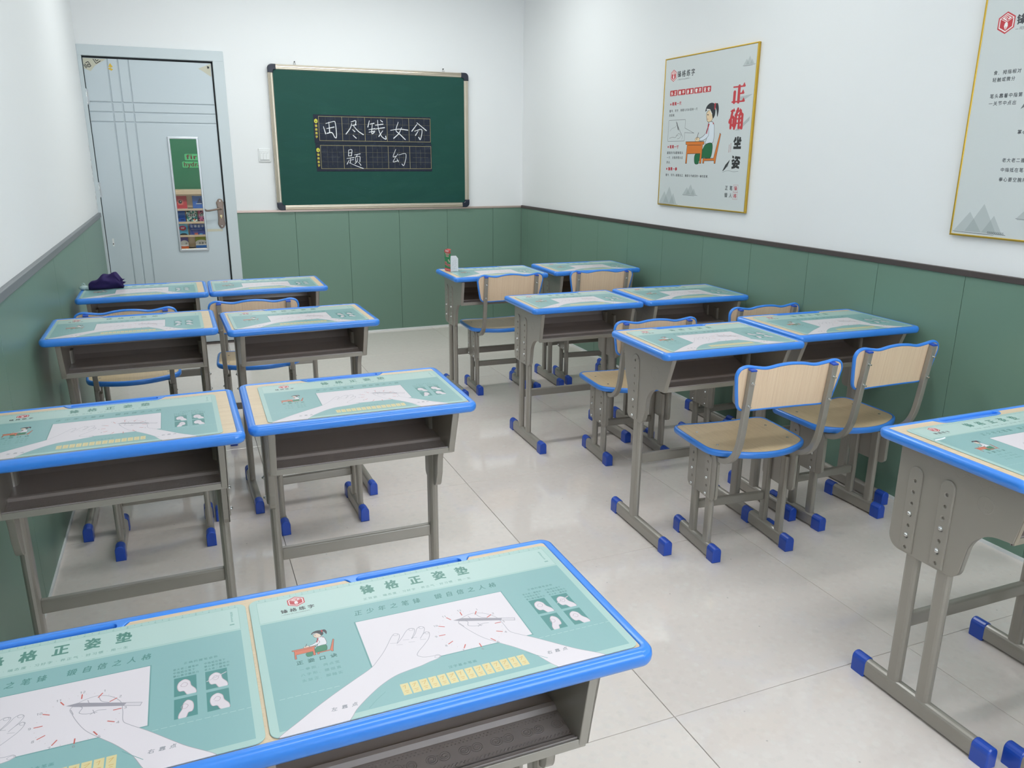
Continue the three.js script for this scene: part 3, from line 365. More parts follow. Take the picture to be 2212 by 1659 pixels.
const posterOne = canvasTexture(1600, 1600, (c, W) => {
  posterGrain(c, W, W); const t = (s, u, v, size, o) => write(c, s, u * W, v * W, size * W, o);
  logo(c, 0.108 * W, 0.115 * W, 0.04 * W); t('锋格练字', 0.152, 0.086, 0.05, { pitch: 0.0545 * W, color: '#2c2f33', lw: 0.1 });
  c.fillStyle = '#3a3d42'; c.font = '20px sans-serif'; c.fillText('— FENG GE CALLIGRAPHY —', 0.155 * W, 0.15 * W);
  ['头正', '肩平', '身直', '臂开', '足安'].forEach((s, i) => { const x = 0.077 + i * 0.0972; c.fillStyle = '#bf222b'; c.beginPath(); c.roundRect(x * W, 0.213 * W, 0.09 * W, 0.037 * W, 8); c.fill(); t(s, x + 0.009, 0.2175, 0.03, { pitch: 0.041 * W, color: '#f2efec', lw: 0.14 }); });
  const dot = (u, v) => { c.fillStyle = '#c0222c'; c.beginPath(); c.arc(u * W, v * W, 11, 0, 7); c.fill(); };
  dot(0.093, 0.305); t('眼离一尺', 0.11, 0.29, 0.027, { pitch: 0.029 * W, color: '#b8212c', lw: 0.13 });
  t('看书、写字,两眼与书本保持一尺', 0.08, 0.34, 0.021, { pitch: 0.0228 * W, color: '#33363a' }); t('的距离。', 0.08, 0.369, 0.021, { pitch: 0.0228 * W, color: '#33363a' });
  c.strokeStyle = '#3a3d42'; c.lineWidth = 3; c.beginPath(); c.roundRect(0.08 * W, 0.413 * W, 0.207 * W, 0.143 * W, 12); c.stroke(); path(c, [[0.286 * W, 0.47 * W], [0.398 * W, 0.506 * W], [0.286 * W, 0.5 * W]], false, '#d2d8d8', '#3a3d42', 3); c.fillStyle = '#d2d8d8'; c.fillRect(0.279 * W, 0.4725 * W, 12, 0.025 * W);
  const q = (P, col, lw) => curve(c, P.map(([u, v]) => [u * W, v * W]), false, null, col, lw);
  q([[0.1, 0.485], [0.13, 0.468], [0.16, 0.462], [0.19, 0.445]], '#777', 2.5); q([[0.1, 0.535], [0.14, 0.528], [0.175, 0.53], [0.2, 0.51], [0.22, 0.505], [0.24, 0.52], [0.225, 0.535], [0.2, 0.54]], '#555', 3); q([[0.178, 0.53], [0.19, 0.515], [0.21, 0.52]], '#555', 2.5); q([[0.24, 0.5], [0.262, 0.53], [0.255, 0.545]], '#666', 2.5);
  for (let i = 0; i < 26; i++) { const a = i / 25; q([[0.175 + a * 0.06, 0.425 + a * 0.07], [0.185 + a * 0.06, 0.44 + a * 0.07], [0.2 + a * 0.065, 0.455 + a * 0.075]], 'rgba(90,90,92,0.55)', 2); } path(c, [[0.172 * W, 0.42 * W], [0.188 * W, 0.432 * W], [0.215 * W, 0.485 * W], [0.2 * W, 0.478 * W]], true, '#5e6062');
  dot(0.091, 0.594); t('笔离一寸', 0.109, 0.58, 0.027, { pitch: 0.029 * W, color: '#b8212c', lw: 0.13 });
  t('握笔的手指要离笔头', 0.08, 0.624, 0.021, { pitch: 0.0228 * W, color: '#33363a' }); t('一寸,太短的笔头应', 0.08, 0.657, 0.021, { pitch: 0.0228 * W, color: '#33363a' }); t('弃去。', 0.08, 0.69, 0.021, { pitch: 0.0228 * W, color: '#33363a' });
  dot(0.089, 0.746); t('胸离一拳', 0.107, 0.732, 0.027, { pitch: 0.029 * W, color: '#b8212c', lw: 0.13 });
  t('看书,写字人都要坐正,胸部与书桌保持一拳的距离。', 0.078, 0.778, 0.0205, { pitch: 0.0222 * W, color: '#33363a' });
  girl(c, 0, 0, W, false);
  path(c, [[0.86 * W, 0.3 * W], [0.985 * W, 0.29 * W], [0.87 * W, 0.335 * W]], true, 'rgba(130,138,140,0.35)'); path(c, [[0.84 * W, 0.5 * W], [0.975 * W, 0.42 * W], [0.97 * W, 0.445 * W], [0.88 * W, 0.5 * W]], true, 'rgba(120,128,130,0.35)');
  t('正', 0.768, 0.216, 0.16, { h: 0.132 * W, serif: true, color: '#c8343c', lw: 0.16 }); t('确', 0.762, 0.36, 0.165, { h: 0.145 * W, serif: true, color: '#c8343c', lw: 0.13 });
  t('坐', 0.826, 0.527, 0.1, { h: 0.092 * W, color: '#1d1e21', lw: 0.16, cap: 'butt' }); t('姿', 0.82, 0.648, 0.107, { h: 0.09 * W, color: '#1d1e21', lw: 0.13, cap: 'butt' });
  c.save(); c.translate(0.806 * W, 0.575 * W); c.rotate(Math.PI / 2); c.fillStyle = '#a24a4c'; c.font = '19px sans-serif'; c.fillText('YCORRECT', 0, 0); c.fillText('POSTURE', 16, 26); c.restore();
  path(c, [[0.742 * W, 0.75 * W], [0.77 * W, 0.71 * W], [0.812 * W, 0.678 * W], [0.795 * W, 0.72 * W], [0.752 * W, 0.748 * W]], true, '#2a2c2f'); path(c, [[0.765 * W, 0.742 * W], [0.79 * W, 0.72 * W], [0.81 * W, 0.69 * W]], false, null, '#d2d8d8', 4); curve(c, [[0.745 * W, 0.757 * W], [0.8 * W, 0.746 * W], [0.85 * W, 0.752 * W], [0.905 * W, 0.749 * W]], false, null, '#7c8284', 3);
  [['正', 0, 0, '#2c2f33'], ['笔', 1, 0, '#2c2f33'], ['锋', 2, 0, '#b8414a'], ['锻', 0, 1, '#2c2f33'], ['人', 1, 1, '#2c2f33'], ['格', 2, 1, '#b8414a']].forEach(([s, i, j, col]) => { c.strokeStyle = i === 2 ? '#c08a8e' : '#d8dcdc'; c.lineWidth = 3; c.strokeRect((0.777 + i * 0.047) * W, (0.833 + j * 0.046) * W, 0.045 * W, 0.044 * W); t(s, 0.783 + i * 0.047, 0.838 + j * 0.046, 0.033, { color: col, lw: 0.1 }); });
  mountains(c, 0.87 * W, 0.118 * W, 0.11 * W, 0.05 * W); mountains(c, 0.31 * W, 0.915 * W, 0.17 * W, 0.07 * W); mountains(c, 0.01 * W, 0.988 * W, 0.24 * W, 0.12 * W);
});
const posterTwo = canvasTexture(1600, 1600, (c, W) => {
  posterGrain(c, W, W); const k = W / 0.8, t = (s, x, y, size, o) => write(c, s, x * k, y * k, size * k, { color: '#3a3e44', lw: 0.09, pitch: size * k * 1.03, ...o });
  logo(c, 0.086 * k, 0.09 * k, 0.035 * k); t('锋格练字', 0.121, 0.068, 0.036, { lw: 0.12 }); c.fillStyle = '#44484d'; c.font = '24px sans-serif'; c.fillText('— FENG GE CALLIGRAPHY —', 0.122 * k, 0.118 * k);
  t('食、拇指相对', 0.069, 0.239, 0.0165); t('轻触或微分', 0.069, 0.262, 0.0165); t('笔头靠着中指第', 0.069, 0.315, 0.0168); t('一关节中点出', 0.069, 0.339, 0.0168); t('掌心', 0.193, 0.435, 0.0168);
  t('老大老二握笔杆', 0.155, 0.527, 0.0165); t('中指抵在笔杆下', 0.155, 0.559, 0.0165); t('拳心要空腕用力', 0.155, 0.591, 0.0165);
  path(c, [[0.185 * k, 0.268 * k], [0.192 * k, 0.274 * k], [0.185 * k, 0.28 * k]], true, '#d99a4c'); path(c, [[0.19 * k, 0.37 * k], [0.2 * k, 0.352 * k], [0.23 * k, 0.335 * k], [0.21 * k, 0.36 * k]], true, '#6c7074');
  mountains(c, 0.012 * k, 0.785 * k, 0.2 * k, 0.1 * k); mountains(c, 0.245 * k, 0.725 * k, 0.14 * k, 0.06 * k);
  c.strokeStyle = '#3a3e44'; c.lineWidth = 2.4; for (let i = 0; i < 9; i++) { c.beginPath(); c.arc((0.15 + i * 0.007) * k, 0.782 * k, 6, 0, 5); c.stroke(); }
});
const CHALK = [[   // strokes in millimetres from the board's upper left corner
  [369, 416, 382, 467], [387, 394, 430, 382, 452, 378, 456, 386, 458, 495, 449, 492, 428, 458, 392, 464], [410, 383, 412, 455], [392, 430, 446, 418],
  [574, 379, 609, 370, 606, 399], [580, 404, 611, 399], [578, 390, 568, 420, 533, 466], [588, 402, 621, 441, 662, 469], [583, 434, 599, 448], [584, 474, 607, 495],
  [712, 367, 699, 413], [715, 392, 747, 385], [706, 432, 751, 424], [706, 450, 750, 442], [733, 394, 729, 461, 746, 450], [756, 399, 815, 390], [751, 427, 826, 415], [775, 362, 780, 427, 804, 482, 835, 499, 833, 478], [812, 438, 780, 480], [796, 361, 812, 374],
  [933, 374, 915, 436, 937, 456, 985, 500], [958, 412, 937, 454, 895, 492], [872, 434, 938, 424, 1007, 430],
  [1082, 385, 1039, 437], [1080, 374, 1154, 431], [1060, 437, 1117, 424, 1103, 499, 1092, 482], [1090, 434, 1067, 468]],
[[545, 582, 543, 623], [546, 580, 569, 577, 565, 623], [547, 601, 565, 599], [543, 623, 565, 621], [529, 642, 584, 634], [556, 638, 555, 671], [556, 654, 579, 649], [546, 653, 529, 683], [545, 672, 585, 690, 651, 715], [587, 615, 632, 607], [612, 611, 600, 630], [596, 630, 596, 664], [596, 630, 627, 626, 627, 664], [611, 637, 608, 660, 589, 679], [616, 667, 634, 691],
  [908, 571, 886, 628, 910, 622], [923, 605, 885, 665, 924, 655], [914, 640, 926, 664], [927, 613, 985, 605, 965, 693, 953, 681]]];
const sheetTexture = (k) => canvasTexture(1784, 404, (c, W, H) => {
  const ox = 298 + 5 * k, oy = [332, 534][k], gx = 336 + 2 * k, gy = [344, 548][k], gh = [172, 168][k], p = (x, y) => [(x - ox) * 2, (y - oy) * 2];
  c.fillStyle = '#1c2334'; c.fillRect(0, 0, W, H); speckle(c, W, H, 500, ['rgba(70,82,104,0.16)', 'rgba(20,26,40,0.3)'], 2, 14); speckle(c, W, H, 30, ['rgba(150,160,175,0.05)'], 20, 60);
  c.strokeStyle = '#b6ab74'; c.lineWidth = 5; c.strokeRect(...p(gx, gy), 1700, gh * 2);
  for (let i = 0; i < 5; i++) {
    const x = gx + i * 170; if (i) { c.setLineDash([]); c.lineWidth = 5; c.strokeStyle = '#b3aa7c'; path(c, [p(x, gy), p(x, gy + gh)], false, null, '#b3aa7c', 5); }
    c.setLineDash([4, 5]); const d = (a, b, q, r) => { c.beginPath(); c.moveTo(...p(x + a * 170, gy + b * gh)); c.lineTo(...p(x + q * 170, gy + r * gh)); c.strokeStyle = '#9c9468'; c.lineWidth = 2.4; c.stroke(); };
    d(0.29, 0.02, 0.29, 0.98); d(0.71, 0.02, 0.71, 0.98); d(0.02, 0.29, 0.98, 0.29); d(0.02, 0.71, 0.98, 0.71); d(0.5, 0.14, 0.5, 0.86); d(0.14, 0.5, 0.86, 0.5); c.setLineDash([]);
  }
  const [lx, ly] = p(316 + 4 * k, [378, 582][k]); path(c, [0, 1, 2, 3, 4, 5].map((a) => [lx + 28 * Math.sin(a * Math.PI / 3), ly - 34 * Math.cos(a * Math.PI / 3)]), true, '#d2cf4c'); c.fillStyle = '#1c2334'; c.beginPath(); c.ellipse(lx, ly + 8, 6, 10, 0, 0, 7); c.fill(); path(c, [[lx - 14, ly - 8], [lx, ly - 16], [lx + 14, ly - 8]], false, null, '#8a8838', 3);
  write(c, '锋格练字', lx - 19, ly + 46, 38, { pitch: 52, h: 42, vertical: true, color: '#cdbf4a', lw: 0.15 });
  for (const s of CHALK[k]) {   // chalk: every stroke a run of grains, heavier at the end
    const pts = []; for (let i = 0; i < s.length; i += 2) pts.push(p(s[i], s[i + 1])); const q = smooth(pts.length > 2 ? pts : [pts[0], [(pts[0][0] + pts[1][0]) / 2, (pts[0][1] + pts[1][1]) / 2], pts[1]], 60, false), w0 = k ? 8.5 : 11.5;
    q.forEach((a, i) => { if (!i) return; c.strokeStyle = 'rgba(232,234,236,0.96)'; c.lineCap = 'round'; c.lineWidth = w0 * (0.72 + 0.55 * i / q.length); c.beginPath(); c.moveTo(...q[i - 1]); c.lineTo(...a); c.stroke(); });
    for (let i = 0; i < 70; i++) { const a = q[Math.floor(rnd() * q.length)]; c.fillStyle = rnd() < 0.5 ? 'rgba(40,48,66,0.35)' : 'rgba(236,238,240,0.5)'; c.fillRect(a[0] + (rnd() - 0.5) * w0 * 1.2, a[1] + (rnd() - 0.5) * w0 * 1.2, 1.6, 1.6); }
  }
});
// ------------------------------------------------------------------ the room
const XL = [0, -0.803, -1.603, -2.403, LX];
{ const floor = structure('floor');
  mesh('floor_bed', bx(-LX + 0.3, 0.1, NEAR_Z + 0.3, LX / 2, -0.0565, NEAR_Z / 2), M.grout, floor);
  const zs = [0]; for (let k = 1; k < 10; k++) { const z = -0.0145 + 0.8 * k; if (z < NEAR_Z - 0.05) zs.push(z); } zs.push(NEAR_Z);
  for (let i = 0; i < 4; i++) for (let j = 0; j < zs.length - 1; j++) {
    const x0 = XL[i + 1], x1 = XL[i], z0 = zs[j], z1 = zs[j + 1], g = 0.0009, r = (i * 7 + j * 3) % 3;
    const t = extrude([[x0 + g, -z1 + g], [x1 - g, -z1 + g], [x1 - g, -z0 - g], [x0 + g, -z0 - g]], 0.0065, 0.0008, [], 1); alongUp(t); t.translate(0, -0.0065, 0);
    mesh('floor_tile', t, tileMats[r], floor);
  } }
for (const t of tileMaps) t.repeat.set(1.25, 1.25);
{ const c = structure('ceiling'); mesh('ceiling_board', bx(-LX + 0.4, 0.1, NEAR_Z + 0.4, LX / 2, CEILING + 0.05, NEAR_Z / 2), M.ceiling, c); }
const PANEL_TOP = 0.958;
function wainscot(parent, count, place) {   // green panels, one mesh each, 3 mm joints
  for (let i = 0; i < count; i++) { const [w, pos, turn] = place(i); if (w < 0.02) continue; const g = rbx(w - 0.0019, PANEL_TOP - 0.008, 0.009, 0, (PANEL_TOP + 0.008) / 2, 0, 0.0012, 2); const m = mesh('wainscot_panel', g, M.green, parent); m.position.set(...pos); m.rotation.y = turn; }
}
const DOOR_L = LX, DOOR_R = -2.257, DOOR_TOP = 2.052;
{ const w = structure('wall_far');
  mesh('wall_surface', [bx(-DOOR_R + 0.12, CEILING, 0.12, DOOR_R / 2 + 0.06, CEILING / 2, -0.0695), bx(DOOR_R - LX + 0.12, CEILING - DOOR_TOP, 0.12, (DOOR_R + LX) / 2 - 0.06, (CEILING + DOOR_TOP) / 2, -0.0695)], M.wall, w);
  const js = [0, -0.253, -0.649, -1.046, -1.443, -1.842, DOOR_R]; wainscot(w, 6, (i) => [js[i] - js[i + 1], [(js[i] + js[i + 1]) / 2, 0, -0.0045], 0]);
  mesh('panel_backing', bx(-DOOR_R, PANEL_TOP, 0.004, DOOR_R / 2, PANEL_TOP / 2, -0.0075), M.greenEdge, w); }
{ const w = structure('wall_right'); mesh('wall_surface', bx(0.12, CEILING, NEAR_Z + 0.24, 0.0695, CEILING / 2, NEAR_Z / 2), M.wall, w);
  const z0 = 4.158 - 0.402 * 10, js = [0]; for (let k = 0; k < 22; k++) { const z = z0 + 0.402 * k; if (z > 0.05 && z < NEAR_Z - 0.05) js.push(z); } js.push(NEAR_Z);
  wainscot(w, js.length - 1, (i) => [js[i + 1] - js[i], [0.0045, 0, (js[i] + js[i + 1]) / 2], Math.PI / 2]);
  mesh('panel_backing', bx(0.004, PANEL_TOP, NEAR_Z, 0.0075, PANEL_TOP / 2, NEAR_Z / 2), M.greenSeam, w); }
{ const w = structure('wall_left'); mesh('wall_surface', bx(0.12, CEILING, NEAR_Z + 0.24, LX - 0.0695, CEILING / 2, NEAR_Z / 2), M.wall, w);
  const js = [0.02]; for (let z = 1.2; z < NEAR_Z; z += 1.2) js.push(z); js.push(NEAR_Z); wainscot(w, js.length - 1, (i) => [js[i + 1] - js[i], [LX - 0.0045, 0, (js[i] + js[i + 1]) / 2], Math.PI / 2]);
  mesh('panel_backing', bx(0.004, PANEL_TOP, NEAR_Z, LX - 0.0075, PANEL_TOP / 2, NEAR_Z / 2), M.greenEdge, w);
  const scuffs = []; for (let i = 0; i < 22; i++) { const z = 0.02 + rnd() * 0.05, y = 1.0 + rnd() * 0.42, l = 0.006 + rnd() * 0.03, b = 0.0012 + rnd() * 0.004; scuffs.push(alongX(extrude([[z, y], [z + b, y + l * 0.3], [z + b * 0.6, y + l], [z - b * 0.5, y + l * 0.6]], 0.0003), LX - 0.0091)); }
  mesh('scuff_mark', scuffs, std({ color: 0x8a8c8a, roughness: 0.9 }), w).userData.kind = 'stuff'; }
const WIN = [-2.2, 0.95, -0.3, 2.35];   // window in the wall behind the viewer
{ const w = structure('wall_near'), [x0, y0, x1, y1] = WIN, z = NEAR_Z + 0.06; mesh('wall_surface', [bx(x0 - LX + 0.12, CEILING, 0.12, (x0 + LX - 0.12) / 2, CEILING / 2, z), bx(0.12 - x1, CEILING, 0.12, (x1 + 0.12) / 2, CEILING / 2, z), bx(x1 - x0, y0, 0.12, (x0 + x1) / 2, y0 / 2, z), bx(x1 - x0, CEILING - y1, 0.12, (x0 + x1) / 2, (CEILING + y1) / 2, z)], M.wall, w);
  const f = structure('window_1'), xm = (x0 + x1) / 2; mesh('window_frame', [rbx(x1 - x0, 0.05, 0.06, xm, y0 + 0.025, z, 0.004), rbx(x1 - x0, 0.05, 0.06, xm, y1 - 0.025, z, 0.004), ...[x0 + 0.025, xm, x1 - 0.025].map((x) => rbx(0.05, y1 - y0, 0.058, x, (y0 + y1) / 2, z, 0.004))], M.white, f);
  for (const x of [(x0 + xm) / 2, (x1 + xm) / 2]) mesh('glass_pane', bx((x1 - x0) / 2 - 0.07, y1 - y0 - 0.08, 0.004, x, (y0 + y1) / 2, z), M.glass, f);
  mesh('window_sill', rbx(x1 - x0 + 0.1, 0.025, 0.16, xm, y0 - 0.0125, NEAR_Z + 0.02, 0.006), M.white, f); }
function trim(name, geo, m) { const o = structure(name); mesh('rail', geo, m, o); }
trim('trim_1', rbx(-DOOR_R, 0.016, 0.014, DOOR_R / 2, PANEL_TOP + 0.008, -0.001, 0.002), M.railPink);
trim('trim_2', rbx(0.016, 0.022, NEAR_Z - 0.01, 0.001, PANEL_TOP + 0.009, NEAR_Z / 2 + 0.006, 0.002), M.railDark);
trim('trim_3', rbx(0.02, 0.03, NEAR_Z - 0.05, LX - 0.001, PANEL_TOP + 0.008, NEAR_Z / 2 + 0.022, 0.004), M.railGrey);
{ const o = structure('baseboard_far'); mesh('skirting_strip', bx(-DOOR_R - 0.006, 0.012, 0.006, DOOR_R / 2 - 0.003, 0.006, 0.003), M.skirting, o); }
{ const o = structure('baseboard_right'); mesh('skirting_strip', bx(0.006, 0.012, NEAR_Z - 0.006, -0.003, 0.006, NEAR_Z / 2 + 0.003), M.skirting, o); }
{ const o = structure('baseboard_left'); mesh('skirting_strip', bx(0.006, 0.012, NEAR_Z - 0.03, LX + 0.003, 0.006, NEAR_Z / 2 + 0.015), M.skirting, o); }

// the door: frame, leaf of pressed panels round recessed grooves, window, hinges, handle
{ const d = structure('door_1'), FZ = 0.006;
  mesh('door_frame', [rbx(DOOR_R + 0.004 - (-2.327), DOOR_TOP - 0.004, 0.14, (DOOR_R - 2.327) / 2, DOOR_TOP / 2, FZ - 0.066, 0.004), rbx(0.024, DOOR_TOP - 0.004, 0.14, -3.146, DOOR_TOP / 2, FZ - 0.066, 0.003), rbx(DOOR_R - LX + 0.01, DOOR_TOP - 1.984, 0.14, (DOOR_R + LX) / 2 - 0.005, (DOOR_TOP + 1.984) / 2, FZ - 0.0645, 0.004)], M.doorFrame, d);
  mesh('door_rebate', [bx(0.012, 1.98, 0.02, -2.332, 0.99, -0.035), bx(0.8, 0.012, 0.02, -2.73, 1.979, -0.035), bx(0.008, 1.98, 0.02, -3.132, 0.99, -0.035)], M.dark, d);
  mesh('threshold', rbx(0.82, 0.012, 0.11, -2.735, 0.004, -0.045, 0.003), M.railDark, d);
  const x0 = -3.13, x1 = -2.339, y0 = 0.014, y1 = 1.972, vx = [x0, -2.987, -2.924, -2.861, x1], hy = [y0, 1.573, 1.636, 1.698, y1], win = [-2.662, 0.702, -2.478, 1.476], winHole = [[win[0], win[1]], [win[0], win[3]], [win[2], win[3]], [win[2], win[1]]];
  mesh('door_leaf', extrude([[x0, y0], [x1, y0], [x1, y1], [x0, y1]], 0.036, 0, [winHole]).translate(0, 0, -0.052), M.door, d);
  for (let i = 0; i < 4; i++) for (let j = 0; j < 4; j++) {
    const g = 0.004, a = vx[i] + (i ? g : 0), b = vx[i + 1] - (i < 3 ? g : 0), e = hy[j] + (j ? g : 0), f = hy[j + 1] - (j < 3 ? g : 0);
    mesh('door_panel', extrude([[a, e], [b, e], [b, f], [a, f]], 0.007, 0.003, i === 3 && j === 0 ? [winHole] : []).translate(0, 0, -0.0165), M.door, d);
  }
  const wf = [win[0] - 0.008, win[1] - 0.008, win[2] + 0.008, win[3] + 0.008];
  const pane = mesh('window_frame', extrude([[wf[0], wf[1]], [wf[2], wf[1]], [wf[2], wf[3]], [wf[0], wf[3]]], 0.012, 0.003, [[[win[0] + 0.007, win[1] + 0.007], [win[0] + 0.007, win[3] - 0.007], [win[2] - 0.007, win[3] - 0.007], [win[2] - 0.007, win[1] + 0.007]]]).translate(0, 0, -0.012), M.silver, d);
  mesh('glass_pane', bx(win[2] - win[0], win[3] - win[1], 0.002, (win[0] + win[2]) / 2, (win[1] + win[3]) / 2, -0.022), M.glass, pane);
  for (const y of [1.73, 1.13]) { const h = mesh('hinge', [cyl(0.006, 0.1, 14).translate(-3.133, y, -0.004), rbx(0.012, 0.09, 0.004, -3.126, y, -0.0075, 0.001)], M.silver, d); mesh('hinge_knuckle', [cyl(0.0068, 0.03, 14).translate(-3.133, y + 0.015, -0.004), cyl(0.0068, 0.004, 14).translate(-3.133, y - 0.04, -0.004)], M.zinc, h); }
  // handle plate with scalloped ends, key cylinder and curved lever
  const px = -2.366, ph = smooth([[0, 0.105], [0.013, 0.1], [0.02, 0.088], [0.026, 0.08], [0.023, 0.05], [0.021, 0], [0.023, -0.05], [0.026, -0.076], [0.02, -0.088], [0.013, -0.1], [0, -0.106], [-0.013, -0.1], [-0.02, -0.088], [-0.026, -0.076], [-0.023, -0.05], [-0.021, 0], [-0.023, 0.05], [-0.026, 0.08], [-0.02, 0.088], [-0.013, 0.1]].reverse(), 80);
  const hp = mesh('handle_plate', [extrude(ph, 0.007, 0.002).translate(px, 0.956, -0.01), extrude(inset(ph, 0.006), 0.004, 0.0015).translate(px, 0.956, -0.004)], M.bronze, d); hp.userData.label = 'scalloped bronze handle plate';
  mesh('lever', [cyl(0.012, 0.02, 18).rotateX(Math.PI / 2).translate(px, 0.988, 0.006), tube([[px, 0.988, 0.014], [px, 0.989, 0.034], [px - 0.015, 0.991, 0.043], [px - 0.05, 0.985, 0.045], [px - 0.09, 0.98, 0.044], [px - 0.104, 0.983, 0.042], [px - 0.098, 0.988, 0.042]], 0.0065, 40, 10)], M.bronze, hp);
  mesh('key_cylinder', [cyl(0.0075, 0.006, 18).rotateX(Math.PI / 2).translate(px, 0.94, 0.001), rbx(0.009, 0.014, 0.006, px, 0.928, 0.001, 0.003)], M.brass, hp);
  mesh('plate_screw', [cyl(0.004, 0.004, 12).rotateX(Math.PI / 2).translate(px, 1.045, 0), cyl(0.004, 0.004, 12).rotateX(Math.PI / 2).translate(px, 0.868, 0)], M.zinc, hp);
  // remains of pasted paper on the leaf
  const scrap = (pts, m, z = -0.0093) => mesh('paper_scrap', extrude(pts, 0.0004).translate(0, 0, z), m, d);
  const tape = std({ color: 0xc6c4b2, roughness: 0.5 }), ink = std({ color: 0x2e3036, roughness: 0.7 }), yel = std({ color: 0xd6b443, roughness: 0.6 });
  scrap([[-3.128, 1.905], [-3.09, 1.89], [-3.06, 1.925], [-3.02, 1.95], [-2.99, 1.968], [-3.128, 1.97]], tape); scrap([[-2.37, 1.9], [-2.345, 1.885], [-2.343, 1.968], [-2.4, 1.945], [-2.425, 1.934], [-2.395, 1.918]], tape);
  scrap([[-2.472, 0.828], [-2.364, 0.83], [-2.364, 0.846], [-2.472, 0.848]], tape);
  scrap([[-2.982, 1.922], [-2.97, 1.945], [-2.955, 1.922], [-2.966, 1.917]], yel); scrap([[-2.986, 1.91], [-2.972, 1.918], [-2.955, 1.905], [-2.967, 1.897]], yel); scrap([[-2.365, 1.936], [-2.354, 1.936], [-2.352, 1.95], [-2.366, 1.953]], ink);
  const line = (a, b, w = 0.0022) => { const dx = b[0] - a[0], dy = b[1] - a[1], l = Math.hypot(dx, dy), nx = -dy / l * w, ny = dx / l * w; return extrude([[a[0] + nx, a[1] + ny], [a[0] - nx, a[1] - ny], [b[0] - nx, b[1] - ny], [b[0] + nx, b[1] + ny]], 0.0003).translate(0, 0, -0.0089); };
  const lines = (L) => L.flatMap((P) => P.slice(1).map((b, i) => line(P[i], b)));
  mesh('printed_mark', lines([[[-3.126, 1.928], [-3.112, 1.907]], [[-3.12, 1.934], [-3.106, 1.913]], [[-3.114, 1.94], [-3.098, 1.948], [-3.084, 1.922], [-3.098, 1.914], [-3.106, 1.928], [-3.098, 1.934], [-3.093, 1.925]], [[-3.068, 1.966], [-3.052, 1.938], [-3.024, 1.956]], [[-3.056, 1.966], [-3.048, 1.953], [-3.036, 1.962]]]), ink, d).userData.label = 'torn black printing';
  mesh('bolt_hole', [extrude(rrect(-3.096, 0.745, -3.085, 0.8, 0.004, 3), 0.0012).translate(0, 0, -0.0093)], M.white, d); mesh('hole_plug', cyl(0.004, 0.0018, 12).rotateX(Math.PI / 2).translate(-3.0915, 0.762, -0.0085), M.dark, d);
}
